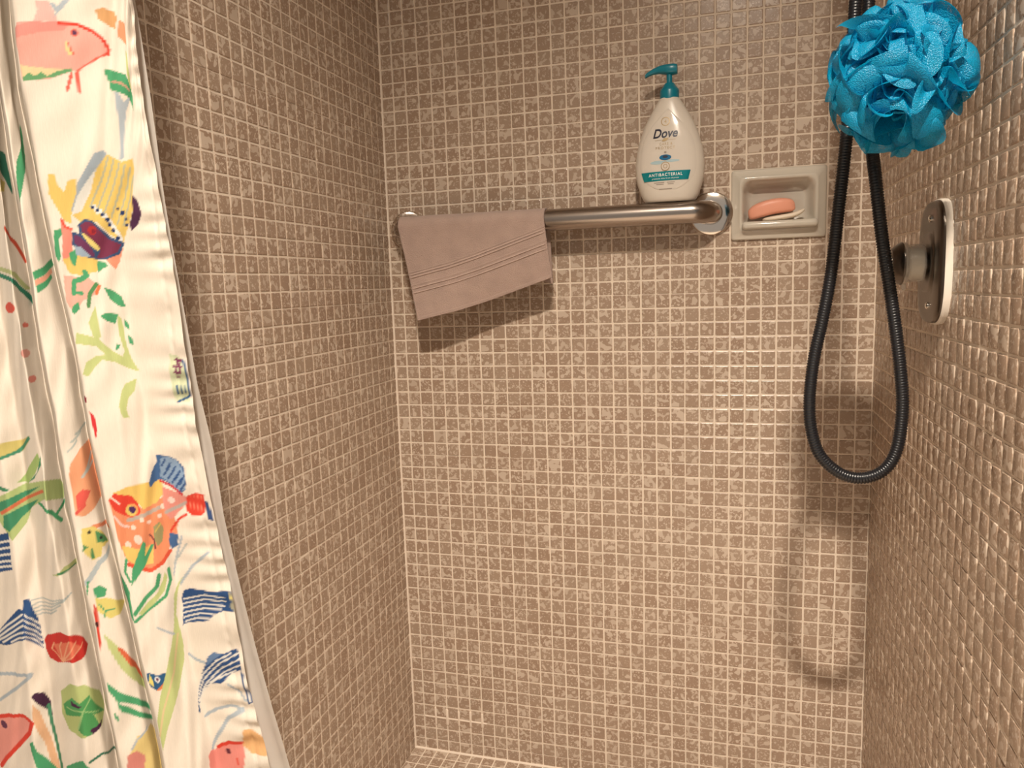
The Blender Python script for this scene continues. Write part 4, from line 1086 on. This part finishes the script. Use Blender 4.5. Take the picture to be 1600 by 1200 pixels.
lettering('ribbon_lettering', 'protects skin from dryness', 0.0036, LX0+0.000, 0.0380, M_WINK, rib, OFF+0.0006, width=0.046, space=1.1)
for k, (x0, x1, zc_) in enumerate(((-0.020, -0.002, 0.0313), (0.003, 0.016, 0.0313), (-0.016, -0.003, 0.0285), (0.004, 0.014, 0.0285), (-0.011, 0.011, 0.0205))):
    flat_patch('fine_print', [(LX0+x0+(x1-x0)*q/6, zc_-0.0006) for q in range(7)]+[(LX0+x1-(x1-x0)*q/6, zc_+0.0006) for q in range(7)], M_GREYINK, lab, OFF, 1)
pump = lathe('pump_collar', [(0.0150, 0.1745), (0.0163, 0.1750), (0.0165, 0.1885), (0.0158, 0.1915), (0.0135, 0.1945), (0.0105, 0.1985), (0.0080, 0.2025), (0.0058, 0.2030)], M_TEAL, bottle, 'Z', seg=44)
lathe('pump_stem', [(0.0050, 0.2015), (0.0050, 0.2180)], M_TEAL, bottle, 'Z', seg=24)
# pump head with the spout to the left
secs = [(0.0140, 0.2262, 0.0035, 0.0035), (0.0135, 0.2250, 0.0085, 0.0078), (0.0080, 0.2255, 0.0105, 0.0088), (0.0, 0.2255, 0.0110, 0.0090), (-0.0090, 0.2265, 0.0095, 0.0078), (-0.0180, 0.2268, 0.0070, 0.0062),
        (-0.0280, 0.2248, 0.0056, 0.0048), (-0.0370, 0.2212, 0.0048, 0.0038), (-0.0415, 0.2185, 0.0042, 0.0030)]
V = []; n = 24
for x, zc_, hw, hh in secs:
    for k in range(n):
        a = 2*math.pi*k/n; c, s_ = math.cos(a), math.sin(a)
        V.append((x, hw*math.copysign(abs(c)**0.7, c), zc_+hh*math.copysign(abs(s_)**0.7, s_)))
F = [(i*n+k, i*n+(k+1) % n, (i+1)*n+(k+1) % n, (i+1)*n+k) for i in range(len(secs)-1) for k in range(n)] + [tuple(range(n)), tuple((len(secs)-1)*n+k for k in range(n))[::-1]]
o = mesh_obj('pump_head', V, F, M_TEAL, bottle); o.data.set_sharp_from_angle(angle=math.radians(60))

# ------------------------------------------------------------------ shower hose
hose_pts = [(0.8400, -0.4120, 0.3000), (0.8260, -0.4300, 0.1000), (0.8180, -0.4380, -0.0800), (0.8114, -0.4400, -0.1994), (0.8091, -0.4400, -0.2702), (0.8048, -0.4406, -0.3573), (0.7981, -0.4411, -0.4391), (0.7911, -0.4417, -0.5154), (0.7827, -0.4423, -0.5698), (0.7739, -0.4429, -0.6173), (0.7696, -0.4434, -0.6656), (0.7717, -0.4440, -0.7038), (0.7821, -0.4446, -0.7380), (0.8049, -0.4451, -0.7609), (0.8308, -0.4457, -0.7672), (0.8558, -0.4463, -0.7563), (0.8699, -0.4469, -0.7291), (0.8745, -0.4474, -0.6797), (0.8708, -0.4480, -0.6328), (0.8645, -0.4480, -0.5864), (0.8559, -0.4480, -0.5328), (0.8457, -0.4480, -0.4722), (0.8369, -0.4480, -0.4050), (0.8345, -0.4300, -0.3580), (0.8301, -0.4250, -0.2686), (0.8282, -0.4200, -0.1949), (0.8330, -0.4100, -0.0800), (0.8480, -0.4000, 0.1200), (0.8680, -0.4000, 0.2620)]
hose = thing('shower_hose', 'black ribbed flexible shower hose hanging in a long loop', 'hose', (0.835, -0.42, -0.78))
hp = resample(catmull(hose_pts, 14), 0.0011)
hr = [0.0065+0.0011*(0, 1, 0.8)[i % 3] for i in range(len(hp))]
o = sweep('ribbed_tube', [Vector(p)-Vector((0.835, -0.42, -0.78)) for p in hp], hr, M_RUBBER, hose, 14, 180)
for p, q in ((hose_pts[0], hose_pts[1]), (hose_pts[-1], hose_pts[-2])):
    d = (Vector(p)-Vector(q)).normalized(); a = Vector(p)-Vector((0.835, -0.42, -0.78))
    sweep('hose_nut', [a-d*0.016, a-d*0.012, a+d*0.006, a+d*0.01], [0.0085, 0.0105, 0.0105, 0.008], M_CHROMEB, hose, 20)

# shower arm and hand shower above the picture
arm = thing('hand_shower', 'chrome hand shower on a wall elbow above the hose', 'shower head', (XR, -0.40, 0.41))
lathe('arm_flange', [(0.028, -0.002), (0.027, -0.006), (0.012, -0.012)], M_CHROMEB, arm, 'X', (0, 0, 0), 32)
sweep('arm_pipe', [(0, 0, 0), (-0.025, 0, 0.0), (-0.042, 0, -0.008), (-0.05, 0, -0.022), (-0.052, 0, -0.094)], 0.0105, M_CHROMEB, arm)
sweep('holder', [(-0.046, -0.004, -0.03), (-0.08, -0.012, -0.034)], 0.010, M_CHROMEB, arm)
sweep('hand_shower_handle', [(-0.080, -0.012, -0.090), (-0.085, -0.02, 0.03), (-0.11, -0.05, 0.10)], [0.010, 0.012, 0.014], M_CHROMEB, arm)
sweep('hand_shower_head', [(-0.11, -0.05, 0.10), (-0.122, -0.066, 0.094), (-0.132, -0.078, 0.088)], [0.014, 0.036, 0.038], M_CHROMEB, arm, 28)

# ------------------------------------------------------------------ bath pouf
def pouf_material():
    mt, nt, b = new_mat('turquoise_netting'); N, L = nt.nodes, nt.links
    sset(b, color=(0.0, 0.30, 0.46), rough=0.35, spec=0.6)
    tc = N.new('ShaderNodeTexCoord')
    n = N.new('ShaderNodeTexNoise'); n.inputs['Scale'].default_value = 60; n.inputs['Detail'].default_value = 3; L.new(tc.outputs['Object'], n.inputs['Vector'])
    mx = N.new('ShaderNodeMix'); mx.data_type = 'RGBA'
    mx.inputs['A'].default_value = (0.0, 0.27, 0.52, 1); mx.inputs['B'].default_value = (0.004, 0.46, 0.74, 1)
    L.new(n.outputs['Fac'], mx.inputs['Factor']); L.new(mx.outputs['Result'], b.inputs['Base Color'])
    tr = N.new('ShaderNodeBsdfTranslucent'); L.new(mx.outputs['Result'], tr.inputs['Color'])
    m1 = N.new('ShaderNodeMixShader'); m1.inputs[0].default_value = 0.40
    L.new(b.outputs[0], m1.inputs[1]); L.new(tr.outputs[0], m1.inputs[2])
    # fine open mesh of the net
    vo = N.new('ShaderNodeTexVoronoi'); vo.inputs['Scale'].default_value = 850; L.new(tc.outputs['Object'], vo.inputs['Vector'])
    rg = N.new('ShaderNodeMapRange'); rg.inputs['From Min'].default_value = 0.15; rg.inputs['From Max'].default_value = 0.5
    rg.inputs['To Min'].default_value = 0.45; rg.inputs['To Max'].default_value = 0.0
    L.new(vo.outputs['Distance'], rg.inputs['Value'])
    tp = N.new('ShaderNodeBsdfTransparent')
    m2 = N.new('ShaderNodeMixShader'); L.new(rg.outputs['Result'], m2.inputs[0]); L.new(m1.outputs[0], m2.inputs[1]); L.new(tp.outputs[0], m2.inputs[2])
    L.new(m2.outputs[0], N['Material Output'].inputs['Surface'])
    bp = N.new('ShaderNodeBump'); bp.inputs['Distance'].default_value = 0.0006; L.new(vo.outputs['Distance'], bp.inputs['Height']); L.new(bp.outputs[0], b.inputs['Normal'])
    return mt
M_POUF = pouf_material()
pouf = thing('bath_pouf', 'turquoise netted bath pouf hanging in front of the hose', 'bath pouf', (0.8315, -0.575, -0.322))
rp = np.random.default_rng(21)
def ruffle(axis, th0, amp, kk, ph, r0, r1, lean, nseg=120, nr=9):
    a = Vector(axis).normalized(); e1 = a.orthogonal().normalized(); e2 = a.cross(e1); V = []
    for i in range(nseg):
        f = 2*math.pi*i/nseg
        for j in range(nr):
            b = j/(nr-1)
            wig = amp*math.sin(kk*f+ph)+0.5*amp*math.sin((kk*2-1)*f+2.1*ph)
            th = th0+wig*(0.25+0.75*b)+lean*b*b*(1+0.3*math.sin(3*f+ph))
            fa = f+0.10*b*math.sin(2*kk*f+ph)
            R = (r0+(r1-r0)*math.sin(b*math.pi/2)**0.9)*(1+0.07*math.sin(kk*f+1.3*ph)+0.05*math.sin(5*f+ph))
            d = a*math.cos(th)+(e1*math.cos(fa)+e2*math.sin(fa))*math.sin(th)
            V.append((d.x*R*0.86, d.y*R*0.86, d.z*R*1.02))
    return V, grid_faces(nseg, nr, True)
ps, fs, off = [], [], 0
for k in range(25):
    ax = rp.normal(0, 1, 3)
    if k < 7: ax = np.array([0.35*rp.normal(), -1, 0.35*rp.normal()])       # rosette facing the room
    th0 = rp.uniform(0.35, 1.45) if k >= 7 else 0.16+0.17*k
    V, F = ruffle(ax, th0, rp.uniform(0.12, 0.24), int(rp.integers(3, 8)), rp.uniform(0, 6.28), 0.018, rp.uniform(0.064, 0.078), rp.uniform(-0.35, 0.45))
    ps += V; fs += [tuple(x+off for x in f) for f in F]; off += len(V)
net = mesh_obj('netting', ps, fs, M_POUF, pouf)
sweep('hanging_cord', catmull([(0.0, 0.01, 0.0), (0.004, 0.05, 0.12), (0.012, 0.10, 0.32), (0.03, 0.16, 0.63)], 10), 0.0018, M_CORD, pouf, 8)

# ------------------------------------------------------------------ shower valve on the right wall
valve = thing('shower_valve', 'chrome shower valve plate with clear acrylic knob on the right wall', 'valve', (XR, -0.404, -0.504))
def superloop(a, b, n, x, cnt=64):
    out = []
    for k in range(cnt):
        t_ = 2*math.pi*k/cnt; c, s_ = math.cos(t_), math.sin(t_)
        out.append((x, a*math.copysign(abs(c)**(2/n), c), b*math.copysign(abs(s_)**(2/n), s_)))
    return out
def loft(name, spec, mat, parent, n=3.3, cap=True, ang=35):
    bm = bmesh.new(); rings = []
    for a, b_, x in spec: rings.append([bm.verts.new(p) for p in superloop(a, b_, n, x)])
    for a, b_ in zip(rings, rings[1:]):
        for k in range(64): bm.faces.new((a[k], a[(k+1) % 64], b_[(k+1) % 64], b_[k]))
    if cap: bm.faces.new(rings[-1])
    return bm_obj(name, bm, mat, parent, True, ang)
plate = loft('escutcheon', ((0.0545, 0.0735, -0.0070), (0.0545, 0.0735, -0.0105), (0.0530, 0.0720, -0.0125), (0.0495, 0.0675, -0.0138), (0.043, 0.059, -0.0150), (0.037, 0.046, -0.0155), (0.034, 0.036, -0.0156), (0.032, 0.034, -0.0172), (0.027, 0.027, -0.0175)), M_CHROME, valve)
loft('back_rim', ((0.0558, 0.0750, -0.0004), (0.0562, 0.0755, -0.0060), (0.0548, 0.0740, -0.0085), (0.050, 0.0690, -0.0086)), M_RIM, valve)
for dz in (-0.052, 0.052):
    lathe('screw', [(0.0042, -0.0130), (0.0042, -0.0165), (0.0030, -0.0177)], M_CHROMEB, plate, 'X', (0, -0.012, dz), 16)
lathe('knob_sleeve', [(0.0125, -0.0155), (0.0125, -0.0215)], M_CHROME, valve, 'X', seg=32)
knob = lathe('knob', [(0.0190, -0.0195), (0.0225, -0.0202), (0.0235, -0.0225), (0.0232, -0.0360), (0.0238, -0.0372), (0.0258, -0.0388), (0.0264, -0.0408), (0.0258, -0.0430), (0.0225, -0.0436)], M_CLEAR, valve, 'X', seg=48, angle=30)
bm = bmesh.new()
rbox(bm, -0.0425, -0.0380, -0.0045, 0.0045, -0.0330, -0.0245, r=0.0018, seg=2)
bm_obj('pointer', bm, M_CLEAR, knob)
lathe('knob_core', [(0.0195, -0.0215), (0.0200, -0.0380)], M_SATIN, knob, 'X', seg=32)
lathe('knob_cap', [(0.0262, -0.0438), (0.0262, -0.0450), (0.0246, -0.0478), (0.0212, -0.0523), (0.0176, -0.0558), (0.0160, -0.0560)], M_CHROME, valve, 'X', seg=48, angle=25)
lathe('knob_button', [(0.0148, -0.0553), (0.0148, -0.0568), (0.0140, -0.0574)], M_CHROMEB, valve, 'X', seg=40, angle=25)

# ------------------------------------------------------------------ ceiling downlight (out of the picture, source of the light)
dl = thing('recessed_downlight', 'round recessed downlight in the ceiling outside the shower', 'lamp', (LAMP[0], LAMP[1], CEIL))
lathe('trim_ring', [(0.075, -0.0005), (0.074, -0.004), (0.058, -0.004), (0.055, -0.0005)], M_PLASTER, dl, 'Z', seg=48, caps=False)
lathe('diffuser', [(0.054, -0.0006), (0.054, -0.0012)], M_BULB, dl, 'Z', seg=48)

# ------------------------------------------------------------------ lift everything so the floor is at zero
for o in bpy.data.objects:
    if o.parent is None and o.type in ('MESH', 'EMPTY'):
        o.location.z += ZO
bpy.context.view_layer.update()
